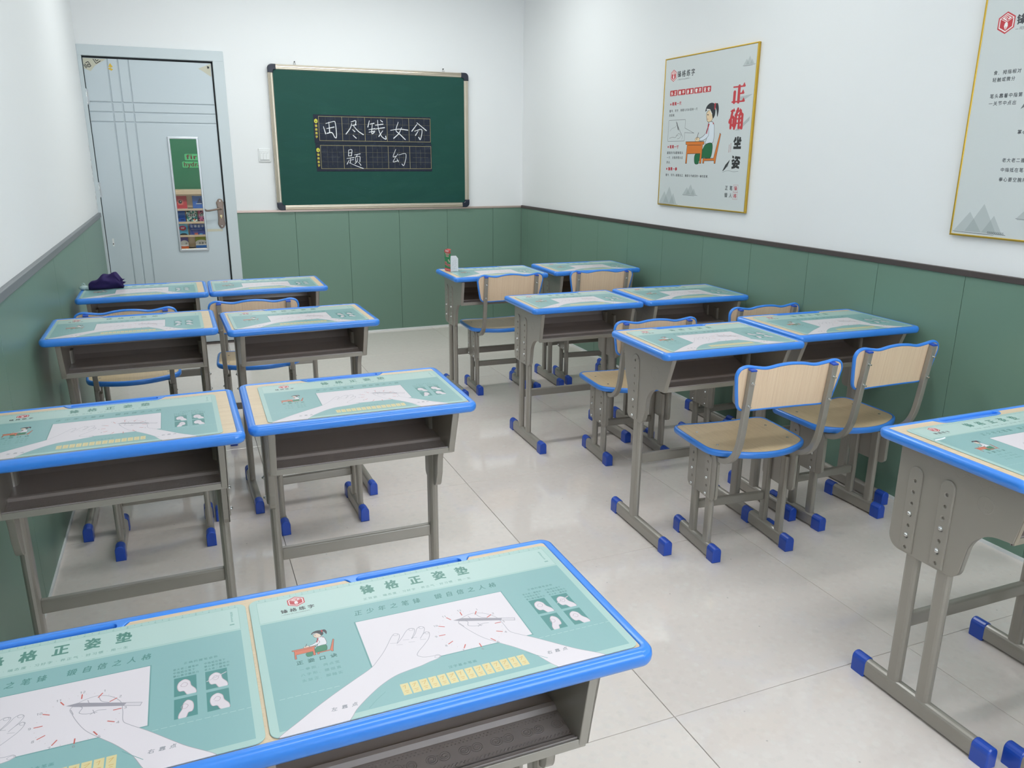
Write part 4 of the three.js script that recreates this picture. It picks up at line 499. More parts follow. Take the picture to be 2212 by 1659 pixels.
// the corridor behind the door
{ const cm = std({ color: 0xbfc6c2, roughness: 0.8 }), gm = std({ color: 0x127a4d, roughness: 0.5 }), Z = -3.36;
  mesh('wall_surface', bx(3.2, 2.6, 0.1, -2.5, 1.3, Z - 0.05), gm, structure('wall_corridor_far')); mesh('wall_surface', bx(0.1, 2.6, 3.3, -4.15, 1.3, -1.75), cm, structure('wall_corridor_left')); mesh('wall_surface', bx(0.1, 2.6, 3.3, -0.85, 1.3, -1.75), cm, structure('wall_corridor_right'));
  mesh('wall_surface', bx(0.92, 2.6, 0.1, -3.7, 1.3, -0.1795), cm, structure('wall_corridor_near'));
  mesh('floor_slab', bx(3.4, 0.1, 3.4, -2.5, -0.0505, -1.8), tileMats[0], structure('floor_corridor')); mesh('ceiling_board', bx(3.4, 0.1, 3.4, -2.5, 2.65, -1.8), M.ceiling, structure('ceiling_corridor'));
  const oak = std({ map: woodTop, roughness: 0.5 });
  const s = thing('bookshelf', 'pale wooden display rack of picture books seen through the door glass', 'bookshelf', [-2.5, 0, -3.0]);
  mesh('side_panel', rbx(0.018, 1.0, 0.3, -0.46, 0.5, -0.15, 0.003), oak, s); mesh('side_panel', rbx(0.018, 1.0, 0.3, 0.46, 0.5, -0.15, 0.003), oak, s);
  mesh('back_panel', bx(0.9, 0.98, 0.012, 0, 0.5, -0.28), oak, s); mesh('top_board', extrude([[-0.469, 0.96], [0.469, 0.96], [0.469, 1.004], [-0.08, 1.006], [-0.16, 0.988], [-0.469, 0.97]], 0.03, 0.003).translate(0, 0, -0.03), oak, s);
  mesh('back_panel', bx(0.9, 0.06, 0.28, 0, 0.975, -0.16), oak, s);
  [[0.8, 0.16], [0.665, 0.14], [0.525, 0.135], [0.383, 0.13], [0.25, 0.13]].forEach(([y], i) => { const l = mesh('shelf', rbx(0.9, 0.014, 0.13, 0, y, -0.066 - 0.003, 0.002), oak, s); mesh('shelf_lip', rbx(0.9, 0.022, 0.008, 0, y + 0.004, -0.002, 0.002), oak, l); mesh('tier_back', bx(0.9, 0.15, 0.008, 0, y + 0.08, -0.09), oak, s); });
  const cover = (w, h, draw) => std({ map: canvasTexture(256, Math.round(256 * h / w), draw), roughness: 0.35 });
  const book = (x0, x1, yb, h, label, draw) => { const w = x1 - x0, g = 'picture books on the display rack', b = thing('book', label, 'book', [(x0 + x1) / 2, yb, -3.048], 0, g); b.rotation.x = -0.12; mesh('cover', rbx(w, h, 0.008, 0, h / 2, 0, 0.001), cover(w, h, draw), b); mesh('pages', bx(w - 0.006, h - 0.006, 0.006, 0.001, h / 2, -0.006), M.white, b); };
  const B = (bg, f) => (c, w, h) => { c.fillStyle = bg; c.fillRect(0, 0, w, h); f(c, w, h); };
  book(-2.675, -2.563, 0.812, 0.14, 'red book with a dark sunburst circle, upper shelf of the rack', B('#c03038', (c, w, h) => { c.strokeStyle = '#f0c8b0'; c.lineWidth = 4; for (let i = 0; i < 26; i++) { const a = i * 0.242, r = 60 + 30 * rnd(); c.beginPath(); c.moveTo(w * 0.42 + 34 * Math.cos(a), h * 0.5 + 34 * Math.sin(a)); c.lineTo(w * 0.42 + r * Math.cos(a), h * 0.5 + r * Math.sin(a)); c.stroke(); } c.fillStyle = '#2a2226'; c.beginPath(); c.arc(w * 0.42, h * 0.5, 42, 0, 7); c.fill(); c.fillStyle = '#e8e0d0'; c.beginPath(); c.arc(w * 0.46, h * 0.46, 12, 0, 7); c.fill(); }));
  book(-2.507, -2.395, 0.812, 0.138, 'blue book with a pointed mountain, upper shelf of the rack', B('#2862b8', (c, w, h) => { path(c, [[w * 0.3, h * 0.7], [w * 0.66, h * 0.2], [w, h * 0.7]], true, '#18386e'); c.fillStyle = '#d6dfe8'; c.fillRect(w * 0.3, h * 0.62, w * 0.5, 14); c.fillRect(w * 0.2, 10, w * 0.6, 10); }));
  book(-2.69, -2.592, 0.677, 0.112, 'plain blue book with small black figures, second shelf of the rack', B('#2458b4', (c, w, h) => { c.fillStyle = '#141a2a'; c.fillRect(w * 0.5, h * 0.8, w * 0.35, 20); c.fillRect(w * 0.2, h * 0.5, 26, 60); }));
  book(-2.58, -2.476, 0.677, 0.112, 'teal book with white splash lettering, second shelf of the rack', B('#4c9c90', (c, w, h) => { speckle(c, w, h, 40, ['#f0f0ec', '#22262a', '#f0f0ec'], 8, 26); c.fillStyle = '#f2f2ee'; c.fillRect(w * 0.12, h * 0.3, w * 0.76, h * 0.24); c.fillStyle = '#22262a'; for (let i = 0; i < 4; i++) c.fillRect(w * (0.16 + i * 0.18), h * 0.34, w * 0.12, h * 0.15); c.fillStyle = '#d88c6a'; c.beginPath(); c.arc(w * 0.72, h * 0.84, 26, 0, 7); c.fill(); }));
  book(-2.463, -2.36, 0.677, 0.112, 'pink book with black splash lettering, second shelf of the rack', B('#c4688c', (c, w, h) => { speckle(c, w, h, 40, ['#f0f0ec', '#22262a'], 8, 24); c.fillStyle = '#f2f2ee'; c.fillRect(w * 0.1, h * 0.3, w * 0.8, h * 0.22); c.fillStyle = '#22262a'; for (let i = 0; i < 4; i++) c.fillRect(w * (0.14 + i * 0.18), h * 0.33, w * 0.12, h * 0.15); }));
  book(-2.675, -2.579, 0.535, 0.128, 'light blue book with a red title bubble, third shelf of the rack', B('#5cacd0', (c, w, h) => { c.fillStyle = '#c83440'; c.beginPath(); c.ellipse(w * 0.45, h * 0.42, w * 0.36, h * 0.2, 0, 0, 7); c.fill(); c.fillStyle = '#f4ecec'; c.fillRect(w * 0.25, h * 0.36, w * 0.4, 16); c.fillRect(w * 0.25, h * 0.45, w * 0.36, 14); c.fillStyle = '#1c2c30'; c.beginPath(); c.ellipse(w * 0.5, h * 0.98, w * 0.4, h * 0.14, 0, 0, 7); c.fill(); }));
  book(-2.565, -2.41, 0.535, 0.116, 'indigo book with a two word white title, third shelf of the rack', B('#3a4a94', (c, w, h) => { write(c, '论语孟子', w * 0.06, h * 0.1, 48, { pitch: 60, color: '#e6e8f4', lw: 0.1 }); c.fillStyle = '#b4bce0'; c.fillRect(w * 0.1, h * 0.48, w * 0.7, 5); c.fillStyle = '#b85a50'; c.fillRect(w * 0.3, h * 0.82, w * 0.22, h * 0.18); c.fillStyle = '#5c9cd0'; c.fillRect(w * 0.62, h * 0.88, w * 0.2, h * 0.12); }));
  book(-2.67, -2.589, 0.393, 0.12, 'purple book with a white title arch, lowest shelf of the rack', B('#6c64a8', (c, w, h) => { c.fillStyle = '#f0f0f0'; c.beginPath(); c.ellipse(w * 0.5, h * 0.55, w * 0.5, h * 0.28, 0, 0, 7); c.fill(); c.fillRect(0, h * 0.5, w, h * 0.28); write(c, '记', w * 0.6, h * 0.46, 70, { color: '#303440', lw: 0.1 }); c.fillStyle = '#d06834'; c.fillRect(0, h * 0.8, w, h * 0.2); }));
  book(-2.517, -2.4, 0.393, 0.122, 'olive green book with a white title arch, lowest shelf of the rack', B('#98a83c', (c, w, h) => { c.fillStyle = '#f0f0f0'; c.beginPath(); c.ellipse(w * 0.5, h * 0.5, w * 0.5, h * 0.22, 0, 0, 7); c.fill(); c.fillRect(0, h * 0.46, w, h * 0.3); write(c, '水孩子', w * 0.26, h * 0.46, 56, { pitch: 62, color: '#2c3038', lw: 0.11 }); c.fillStyle = '#2a68b4'; c.fillRect(0, h * 0.76, w, h * 0.24); speckle(c, w, h * 0.2, 1, ['#d05030'], 12, 14); }));
  const card = (name, x, y, w, h, text, label) => { const t = thing('word_card', label, 'card', [x + w / 2, y, Z + 0.003], 0, 'word cards on the corridor wall'); const m = std({ map: canvasTexture(512, Math.round(512 * h / w), (c, W, H) => { c.fillStyle = '#4fc47c'; c.fillRect(0, 0, W, H); c.fillStyle = '#6b2320'; c.font = `bold ${Math.round(H * 0.9)}px sans-serif`; c.textBaseline = 'alphabetic'; c.scale(W * 0.9 / c.measureText(text).width, 1); c.fillText(text, W * 0.04, H * 0.8); }), roughness: 0.4 }); const g = extrude(rrect(-w / 2, -h / 2, w / 2, h / 2, 0.012, 4), 0.003); const p = g.attributes.position, u = g.attributes.uv; for (let i = 0; i < p.count; i++) u.setXY(i, p.getX(i) / w + 0.5, p.getY(i) / h + 0.5); mesh('card_face', g, m, t); };
  card('fire', -2.535, 1.338, 0.19, 0.068, 'fire', 'green word card with dark red letters, upper card above the bookshelf'); card('hydrant', -2.566, 1.26, 0.27, 0.066, 'hydrant', 'green word card with dark red letters, lower card above the bookshelf');
}
// ------------------------------------------------------------------ on the walls
{ const b = thing('chalkboard', 'green chalkboard with champagne metal frame and dark corner caps hanging on the far wall', 'chalkboard', [-1.218, 1.479, 0]);
  const w = 1.5, h = 1.012, fw = 0.036, board = canvasTexture(1024, 700, (c, W, H) => { c.fillStyle = '#1a4b42'; c.fillRect(0, 0, W, H); for (let i = 0; i < 240; i++) { c.fillStyle = `rgba(${rnd() < 0.5 ? '60,110,102' : '24,72,64'},${0.02 + rnd() * 0.03})`; c.beginPath(); c.ellipse(rnd() * W, rnd() * H, 20 + rnd() * 110, 6 + rnd() * 26, rnd() * 0.6 - 0.3, 0, 7); c.fill(); } speckle(c, W, H, 60, ['rgba(190,205,200,0.35)'], 0.4, 1.1); });
  mesh('writing_panel', bx(w - 0.03, h - 0.03, 0.014, 0, 0, 0.011), phys({ map: board, roughness: 0.55, specularIntensity: 0.5 }), b);
  // ridged rail profile [(depth from the inner edge, height)]
  const rail = (len) => { const p = [[0, 0], [fw, 0], [fw, 0.016], [fw - 0.003, 0.022], [fw - 0.008, 0.024], [fw - 0.011, 0.0215], [fw - 0.018, 0.0235], [fw - 0.021, 0.021], [0.006, 0.0205], [0.003, 0.017], [0, 0.015]]; return new THREE.ExtrudeGeometry(poly(p), { depth: len, bevelEnabled: false }).translate(0, 0, -len / 2); };
  const H = w - 0.1, V = h - 0.1;
  for (const [len, turn, x, y] of [[H, 0, 0, h / 2 - fw], [H, 2, 0, -h / 2 + fw], [V, 1, -w / 2 + fw, 0], [V, 3, w / 2 - fw, 0]]) { const m = mesh('frame_rail', rail(len).applyMatrix4(new THREE.Matrix4().makeBasis(V3(0, 1, 0), V3(0, 0, 1), V3(1, 0, 0))).rotateZ(turn * Math.PI / 2), M.aluminium, b); m.position.set(x, y, 0.002); }
  const c0 = 0.058, cap = [[0, -0.02], [c0 - 0.022 - 0.008, -0.02]];
  for (const [sx, sy] of [[-1, 1], [1, 1], [1, -1], [-1, -1]]) {
    const R = 0.03, o = [[c0, 0], [c0, -fw - 0.002], [fw + 0.01, -fw - 0.002], [fw + 0.002, -fw - 0.01], [fw + 0.002, -c0], [0, -c0]]; for (let i = 0; i <= 8; i++) { const a = Math.PI - i * Math.PI / 16; o.push([R + R * Math.cos(a), -R + R * Math.sin(a)]); }
    let pts = o.map(([x, y]) => [sx * (w / 2 + 0.001 - x), sy * (h / 2 + 0.001 + y)]); if (THREE.ShapeUtils.isClockWise(pts.map((p) => V2(...p)))) pts = pts.reverse();
    mesh('corner_cap', extrude(pts, 0.028, 0.004, [], 3).translate(0, 0, 0.001), M.navy, b);
  }
  for (const x of [-0.558, 0.553]) { const k = mesh('hanging_loop', tube([[x - 0.007, h / 2 - 0.004, 0.014], [x - 0.006, h / 2 + 0.012, 0.008], [x, h / 2 + 0.02, 0.004], [x + 0.006, h / 2 + 0.012, 0.008], [x + 0.007, h / 2 - 0.004, 0.014]], 0.0013, 20, 6), M.zinc, b); mesh('hook_nail', [cyl(0.004, 0.012, 10).rotateX(Math.PI / 2).translate(x, h / 2 + 0.022, 0.006), cyl(0.0016, 0.02, 8).rotateX(Math.PI / 2).translate(x, h / 2 + 0.022, 0)], M.dark, k); }
  for (const k of [0, 1]) {
    const x0 = -1.968 + (298 + 5 * k) / 1000, yT = 1.985 - [0.332, 0.534][k], W = 0.892, Hh = 0.2, g = rbx(W, Hh, 0.0014, 0, 0, 0, 0.0006, 1);
    const p = g.attributes.position, u = g.attributes.uv; for (let i = 0; i < p.count; i++) u.setXY(i, p.getX(i) / W + 0.5, p.getY(i) / Hh + 0.5);
    const s = mesh('practice_sheet', g, phys({ map: sheetTexture(k), roughness: 0.5, specularIntensity: 0.6 })); s.position.set(x0 + W / 2, yT - Hh / 2, 0.0193);
    s.userData = { label: k ? 'lower black writing grid strip on the chalkboard with two chalk characters' : 'upper black writing grid strip on the chalkboard filled with five chalk characters', category: 'writing sheet', group: 'magnetic writing grid strips on the chalkboard' };
  } }
function poster(tex, zc, yc, label) {
  const t = thing('poster', label, 'poster', [0.0085, yc, zc], 0, 'gold framed teaching posters on the side wall'), S = 0.804, fw = 0.007;
  const m = mesh('print_panel', new THREE.PlaneGeometry(S - 0.006, S - 0.006).rotateY(-Math.PI / 2).translate(-0.0125, 0, 0), phys({ map: tex, roughness: 0.36, clearcoat: 0.35, clearcoatRoughness: 0.25 }), t);
  mesh('backing_board', bx(0.0115, S - 0.008, S - 0.008, -0.0062, 0, 0), M.white, t);
  for (const s of [-1, 1]) { mesh('frame_bar', rbx(0.015, fw, S, -0.0075, s * (S - fw) / 2, 0, 0.002), M.gold, t); mesh('frame_bar', rbx(0.015, S - 2 * fw, fw, -0.0075, 0, s * (S - fw) / 2, 0.002), M.gold, t); }
}
poster(posterOne, 2.483, 1.5, 'gold framed poster of a girl writing at an orange desk with red headings');
poster(posterTwo, 4.469, 1.5, 'gold framed grey poster with lines of small text and no girl');
{ const t = thing('light_switch', 'white three key light switch on the wall between door and chalkboard', 'switch', [-2.0295, 1.364, -0.0095]);
  mesh('wall_plate', rbx(0.084, 0.094, 0.008, 0, 0, 0.004, 0.003), M.white, t); mesh('key_frame', extrude(rrect(-0.034, -0.036, 0.034, 0.034, 0.003), 0.003, 0.001).translate(0, 0, 0.0075), M.white, t);
  for (const k of [-1, 0, 1]) { const r = mesh('rocker', rbx(0.0205, 0.052, 0.005, 0, 0, 0, 0.001).rotateX(-0.06).translate(k * 0.0215, -0.005, 0.0115), M.white, t); mesh('indicator', cyl(0.0018, 0.002, 10).rotateX(Math.PI / 2).translate(k * 0.0215, 0.016, 0.0135), M.railGrey, r); } }

// ------------------------------------------------------------------ ceiling lights
function ceilingLight(x, z, y, label, w, d, radiance) {
  const t = thing('ceiling_light', label, 'ceiling light', [x, y, z], 0, 'flat ceiling light panels');
  mesh('frame', [rbx(w + 0.03, 0.03, 0.02, 0, -0.015, d / 2 + 0.005, 0.003), rbx(w + 0.03, 0.03, 0.02, 0, -0.015, -d / 2 - 0.005, 0.003), rbx(0.02, 0.03, d + 0.03, w / 2 + 0.005, -0.015, 0, 0.003), rbx(0.02, 0.03, d + 0.03, -w / 2 - 0.005, -0.015, 0, 0.003)], M.white, t);
  mesh('diffuser', bx(w - 0.012, 0.006, d - 0.012, 0, -0.02, 0), std({ color: 0xffffff, emissive: LIGHT_COLOR, emissiveIntensity: 1.1, roughness: 0.6 }), t);
  const l = new THREE.RectAreaLight(LIGHT_COLOR, radiance, w - 0.02, d - 0.02); l.position.set(x, y - 0.032, z); l.rotation.x = -Math.PI / 2; l.name = numbered('panel_light'); l.castShadow = true; scene.add(l);
}
LIGHTS.forEach(([x, z], i) => ceilingLight(x, z, CEILING, ['flat ceiling light panel nearest the chalkboard', 'flat ceiling light panel over the second and third desk rows', 'flat ceiling light panel over the long double desk'][i], PANEL_W, PANEL_D, PANEL_LIGHT[i]));
ceilingLight(-2.4, -1.9, 2.6, 'flat ceiling light panel in the corridor behind the door', 0.9, 0.4, 26);

// ------------------------------------------------------------------ school desks
const arcPts = (cx, cy, r, a0, a1, n = 8) => Array.from({ length: n + 1 }, (_, i) => { const a = (a0 + (a1 - a0) * i / n) * Math.PI / 180; return [cx + r * Math.cos(a), cy + r * Math.sin(a)]; });
// steel side plate in (z, y), y measured from the desk top; z grows towards the pupil
const PLATES = {
  twin: { outline: [[-0.155, -0.028], ...arcPts(-0.12, -0.275, 0.035, 180, 270), ...arcPts(0.02, -0.278, 0.032, 270, 360), [0.055, -0.26], ...arcPts(0.137, -0.24, 0.078, 172, 92, 10), [0.162, -0.16], [0.187, -0.028]],
    channels: [-0.1, -0.01], half: 0.019, top: -0.096, foot: -0.304, holes: [-0.114, -0.144, -0.174, -0.204, -0.234, -0.264, -0.293], bolts: [-0.2, -0.258], slots: [[-0.067, -0.046, -0.166, -0.148], [0.03, 0.055, -0.168, -0.15]], mark: [0.085, -0.1, 0.021],
    legs: [[-0.083, 0.02], [0.007, 0.02]], bar: [-0.086, 0.222], lip: [0.158, -0.163] },
  single: { outline: [[-0.17, -0.028], [-0.147, -0.15], [-0.124, -0.2], [-0.119, -0.25], ...arcPts(-0.098, -0.294, 0.02, 180, 270), ...arcPts(-0.028, -0.284, 0.03, 270, 350), [0.012, -0.262], ...arcPts(0.096, -0.236, 0.08, 168, 92, 10), [0.128, -0.156], [0.174, -0.028]],
    channels: [-0.068], half: 0.025, top: -0.088, foot: -0.306, holes: [-0.086, -0.116, -0.145, -0.175, -0.205, -0.236, -0.266, -0.296], bolts: [-0.236, -0.296], slots: [[-0.006, 0.02, -0.162, -0.142]], mark: [0.068, -0.102, 0.028],
    legs: [[-0.052, 0.025]], bar: [-0.052, 0.277], lip: [0.125, -0.155] },
};
function plateGeometry(kind, side) {   // side +1: outer face towards +x; x = 0 at the outer face
  const P = PLATES[kind], t = [], rings = P.channels.flatMap((z) => P.holes.map((y) => circle(z, y, 0.0042, 8).reverse()));
  const flip = (g) => { if (side < 0) { const p = g.attributes.position, n = g.attributes.normal, u = g.attributes.uv; for (let i = 0; i < p.count; i += 3) for (const a of [p, n, u]) for (let k = 0; k < a.itemSize; k++) { const v = a.array[(i + 1) * a.itemSize + k]; a.array[(i + 1) * a.itemSize + k] = a.array[(i + 2) * a.itemSize + k]; a.array[(i + 2) * a.itemSize + k] = v; } } return g; };
  const push = (g, x) => { const q = clean(alongX(g, 0)); if (side < 0) q.scale(-1, 1, 1); t.push(flip(q).translate(side * x, 0, 0)); };
  push(extrude(P.outline, 0.002, 0, [...rings, ...P.slots.map(([a, b, c, d]) => rrect(a, c, b, d, 0.005, 3).reverse()), circle(0.04, -0.074, 0.004, 8).reverse(), circle(0.04, -0.1, 0.004, 8).reverse()].filter((h) => kind === 'twin' || h[0][0] !== 0.044)), 0);
  push(extrude(P.outline, 0.017, 0.0015, [inset(P.outline, 0.0035).reverse()]), 0.001);                  // folded rim
  for (const z of P.channels) push(extrude([...arcPts(z, P.top, P.half, 0, 180, 8), [z - P.half, P.foot], [z + P.half, P.foot]], 0.007, 0.0028, P.holes.filter((y) => y > P.foot + 0.008).map((y) => circle(z, y, 0.0042, 8).reverse())), 0.0055);
  const [mz, my, mr] = P.mark;
  push(extrude(circle(mz, my, mr, 28), 0.0022, 0.001, [circle(mz, my, mr - 0.003, 28).reverse()]), 0.0015);
  push(extrude([[mz - 0.004, my - 0.01], [mz + 0.008, my - 0.01], [mz + 0.008, my - 0.0065], [mz - 0.0005, my - 0.0065], [mz - 0.0005, my + 0.01], [mz - 0.004, my + 0.01]], 0.0018, 0.0006), 0.0012);
  const scroll = []; for (let i = 0; i <= 90; i++) { const a = i / 90; scroll.push([-0.105 + 0.23 * a, -0.046 - 0.01 * a + 0.007 * Math.sin(a * 22) + 0.004 * Math.sin(a * 47)]); }
  push(extrude([...scroll.map(([z, y]) => [z, y - 0.0028]), ...scroll.slice().reverse()], 0.0016, 0.0005), 0.0012);
  return merge(t);
}
const plateGeo = {}; for (const k of ['twin', 'single']) plateGeo[k] = { '1': plateGeometry(k, 1), '-1': plateGeometry(k, -1) };
const footProfile = [...arcPts(0, 0.039, 0.0145, 0, 180, 8), [-0.0145, 0.008], [0.0145, 0.008]];
const capProfile = [...arcPts(0, 0.0395, 0.0168, 0, 180, 8), [-0.0168, 0.0], [0.0168, 0.0]];
const deskGeo = {
  foot: extrude(footProfile, 0.39, 0.001).translate(0, 0, -0.202), footCap: extrude(capProfile, 0.046, 0.004, [], 3),
  leg: alongUp(extrude([...arcPts(0.0, 0.009, 0.011, 0, 180, 6), ...arcPts(0, -0.009, 0.011, 180, 360, 6)], 1)),
  bolt: merge([cyl(0.0062, 0.003, 14).rotateZ(Math.PI / 2), new THREE.SphereGeometry(0.0052, 12, 6, 0, Math.PI * 2, 0, Math.PI / 2).rotateZ(-Math.PI / 2).translate(0.001, 0, 0)]),
};
// shelf under the top: front lip, pressed step, ridge, floor, curved back with a ridge; (z, y from the desk top)
const SHELF = [[0.153, -0.16], [0.1545, -0.176], [0.151, -0.1765], [0.149, -0.165], [0.143, -0.163], [0.138, -0.169], [0.084, -0.164], [0.078, -0.158], [0.071, -0.1565], [0.065, -0.161], [-0.06, -0.156], [-0.1, -0.146], [-0.124, -0.12], [-0.131, -0.085], [-0.127, -0.079], [-0.127, -0.072], [-0.133, -0.066], [-0.14, -0.028]];
const shelfStrip = [...SHELF.map(([z, y]) => [z, y]), ...inset(SHELF, 0.0018).reverse()];
const RIM = [[-0.03, -0.02], [-0.019, -0.006], [-0.0188, -0.0005], [-0.016, 0.0014], [-0.009, 0.0012], [-0.004, -0.001], [-0.001, -0.0052], [0, -0.011], [-0.0008, -0.0175], [-0.0035, -0.0225], [-0.008, -0.0252], [-0.022, -0.0255]];
const topCache = {};
function topGeometry(W, D, trays) {   // trays: [[from, to] along x]; returns board, rim, tray geometries, top at y = 0
  const key = [W, D, trays].join(); if (topCache[key]) return topCache[key];
  const x = W / 2, z = D / 2, e = 0.018, TD = 0.041, S = 0.014;
  // outline in (x, -z): far edge is +D/2
  const far = [[x - e, z - e]]; for (const [a, b] of [...trays].reverse()) far.push([b + S, z - e], [b + 0.004, z - TD + 0.008], [b - 0.006, z - TD], [a + 0.006, z - TD], [a - 0.004, z - TD + 0.008], [a - S, z - e]); far.push([-x + e, z - e]);
  const board = alongUp(extrude([[-x + e, -z + e], [x - e, -z + e], ...far], 0.016)).translate(0, -0.0165, 0);
  const rim = ringSweep(rrect(-x, -z, x, z, 0.024, 8), RIM);
  const tray = trays.map(([a, b]) => {
    const o = smooth([[a - S - 0.004, z - e + 0.003], [a - S + 0.004, z - e - 0.004], [a - 0.004, z - TD + 0.008], [a + 0.008, z - TD], [b - 0.008, z - TD], [b + 0.004, z - TD + 0.008], [b + S - 0.004, z - e - 0.004], [b + S + 0.004, z - e + 0.003]], 60, false);
    return merge([alongUp(extrude([...o, [b + S, z - e + 0.005], [a - S, z - e + 0.005]], 0.011, 0.0012, [rrect(a + 0.004, z - 0.036, b - 0.004, z - 0.017, 0.0085, 6).reverse()])).translate(0, -0.0096, 0), alongUp(extrude(rrect(a, z - 0.039, b, z - 0.014, 0.009, 4), 0.004)).translate(0, -0.0115, 0)]);
  });
  return topCache[key] = { board, rim, tray };
}
const shelfCache = {};
function shelfGeometry(w) { return shelfCache[w] ??= alongX(extrude(shelfStrip, w), w / 2); }
const bandCache = {};
function bandGeometry(w) { if (!bandCache[w]) { const g = new THREE.PlaneGeometry(w - 0.01, 0.05).rotateX(-Math.PI / 2 + 0.0925 * 0 + Math.atan2(0.005, 0.054) * -1 + 2 * Math.atan2(0.005, 0.054)); const u = g.attributes.uv; for (let i = 0; i < u.count; i++) u.setX(i, u.getX(i) * (w / 0.1)); bandCache[w] = g.translate(0, -0.1652, 0.111); } return bandCache[w]; }
const PLATE_IN = 0.0465;
function desk(name, label, group, x, z, turn, h, { W = 0.577, D = 0.4, trays = [[-0.105, 0.105]], divider = false, kind = 'twin', inset: side = PLATE_IN } = {}) {
  const P = PLATES[kind];
  const t = thing(name, label, 'desk', [x, 0, z], turn, group), k = (D - 0.4) / 2;
  const g = topGeometry(W, D, trays);
  const top = mesh('tabletop', g.board, M.woodTop, t); top.position.y = h;
  const rim = mesh('edge_rim', g.rim, M.blue, t); rim.position.y = h;
  g.tray.forEach((q) => { mesh('pen_tray', q, M.blue, t).position.y = h; });
  const xo = W / 2 - side, inner = 2 * xo - 0.008, xl = xo - 0.0135, [lz, ly] = P.lip;
  const shelf = mesh('drawer_shelf', shelfGeometry(inner), M.steelIn, t); shelf.position.set(0, h + ly + 0.163 + 0.011, k + lz - 0.1545);
  mesh('embossed_band', bandGeometry(inner), M.emboss, shelf);
  mesh('front_lip', rbx(inner, 0.0155, 0.003, 0, 0, 0, 0.001), M.steel, t).position.set(0, h + ly + 0.006, lz + 0.0025 + k);
  mesh('top_brace', rbx(inner, 0.018, 0.02, 0, 0, 0, 0.002), M.steel, t).position.set(0, h - 0.035, -0.118 + k);
  if (divider) { const d = mesh('drawer_divider', alongX(extrude([[-0.13, -0.03], [-0.12, -0.145], [0.148, -0.168], [0.178, -0.028]], 0.012, 0.002), 0.006), M.steel, t); d.position.set(0, h + 0.01, k); }
  for (const s of [-1, 1]) {
    const p = mesh('side_plate', plateGeo[kind][s], M.steel, t); p.position.set(s * xo, h, k);
    for (const cz of P.channels) for (const y of P.bolts) { const b = mesh('bolt', deskGeo.bolt, M.zinc, p); b.position.set(s * 0.0062, y, cz); b.rotation.y = s > 0 ? 0 : Math.PI; }
    for (const [cz, half] of P.legs) { const l = mesh('leg', deskGeo.leg, M.steel, t); l.position.set(s * xl, 0.045, cz + k); l.scale.set(half > 0.022 ? 1.15 : 1, h - 0.045 - 0.09, half / 0.02); }
    const f = mesh('foot', deskGeo.foot, M.steel, t); f.position.set(s * xl, 0.0, k);
    for (const cz of [-0.212, 0.158]) mesh('foot_cap', deskGeo.footCap, M.cap, f).position.z = cz;
  }
  mesh('crossbar', rbx(2 * xl - 0.018, 0.038, 0.02, 0, P.bar[1], P.bar[0] + k, 0.006, 3), M.steel, t);
  return t;
}
const DESKS = {   // x, z, turn, height, [mat offset x, mat offset z], label
  R1a: [-0.972, 1.838, -0.021, 0.714, [0.012, 0.012], 'desk with the red and green carton, nearest the far wall'],
  R1b: [-0.342, 1.822, -0.04, 0.715, [0.012, 0.012], 'desk in the far corner between chalkboard wall and poster wall'],
  R2a: [-0.914, 2.794, -0.028, 0.702, [0.006, 0.012], 'aisle desk in second row from chalkboard, poster side'],
  R2b: [-0.325, 2.827, -0.055, 0.708, [0.012, 0.012], 'poster wall desk in second row from the chalkboard'],
  R3a: [-0.914, 3.868, -0.039, 0.743, [0.006, 0.012], 'aisle desk with a chair pulled out, poster side'],
  R3b: [-0.302, 3.815, -0.05, 0.743, [0.014, 0.012], 'poster wall desk in third row from the chalkboard'],
  L1a: [-2.838, 1.955, 0.007, 0.728, [-0.014, 0.012], 'desk with the dark purple cloth, in front of the door'],
  L1b: [-2.257, 1.903, -0.007, 0.72, [-0.012, 0.012], 'desk beside the purple cloth desk, nearer the chalkboard'],
  L2a: [-2.84, 2.984, 0.007, 0.758, [-0.014, 0.012], 'plain side wall desk, a chair back rising behind it'],
  L2b: [-2.238, 2.964, 0.023, 0.742, [-0.006, 0.012], 'aisle desk in second row from the door, plain wall side'],
  L3a: [-2.839, 4.182, 0.011, 0.751, [-0.014, 0.012], 'plain side wall desk just beyond the long double desk'],
  L3b: [-2.249, 4.128, -0.012, 0.744, [0.014, 0.012], 'aisle desk just beyond the long double desk'],
  R4: [-0.79, 5.013, -0.01, 0.722, [0.008, 0.012], 'desk with its bolted side plate in view, closest on poster side'],
};
const matCache = {};
function matGeometry(w, d) {
  return matCache[w] ??= (() => { const g = alongUp(extrude(rrect(-w / 2, -d / 2, w / 2, d / 2, 0.014, 6), 0.0018, 0.0005, [], 1)), p = g.attributes.position, u = g.attributes.uv; for (let i = 0; i < p.count; i++) u.setXY(i, p.getX(i) / w + 0.5, 0.5 - p.getZ(i) / d); return g; })();
}
function deskMat(x, z, y, turn, ox, oz, label, w = 0.51, d = 0.329) {
  const m = mesh('desk_mat', matGeometry(w, d), M.mat); m.position.set(x + ox * Math.cos(turn) + oz * Math.sin(turn), y, z - ox * Math.sin(turn) + oz * Math.cos(turn)); m.rotation.y = turn;
  m.userData = { label, category: 'desk mat', group: 'printed writing posture mats on the desks' };
}
for (const [key, [x, z, turn, h, [ox, oz], label]] of Object.entries(DESKS)) { desk('school_desk', 'blue rimmed ' + label, 'single school desks with blue rims', x, z, turn, h, { kind: /^(L|R3)/.test(key) ? 'single' : 'twin' }); deskMat(x, z, h - 0.0003, turn, ox, oz, 'teal mat on the ' + label); }
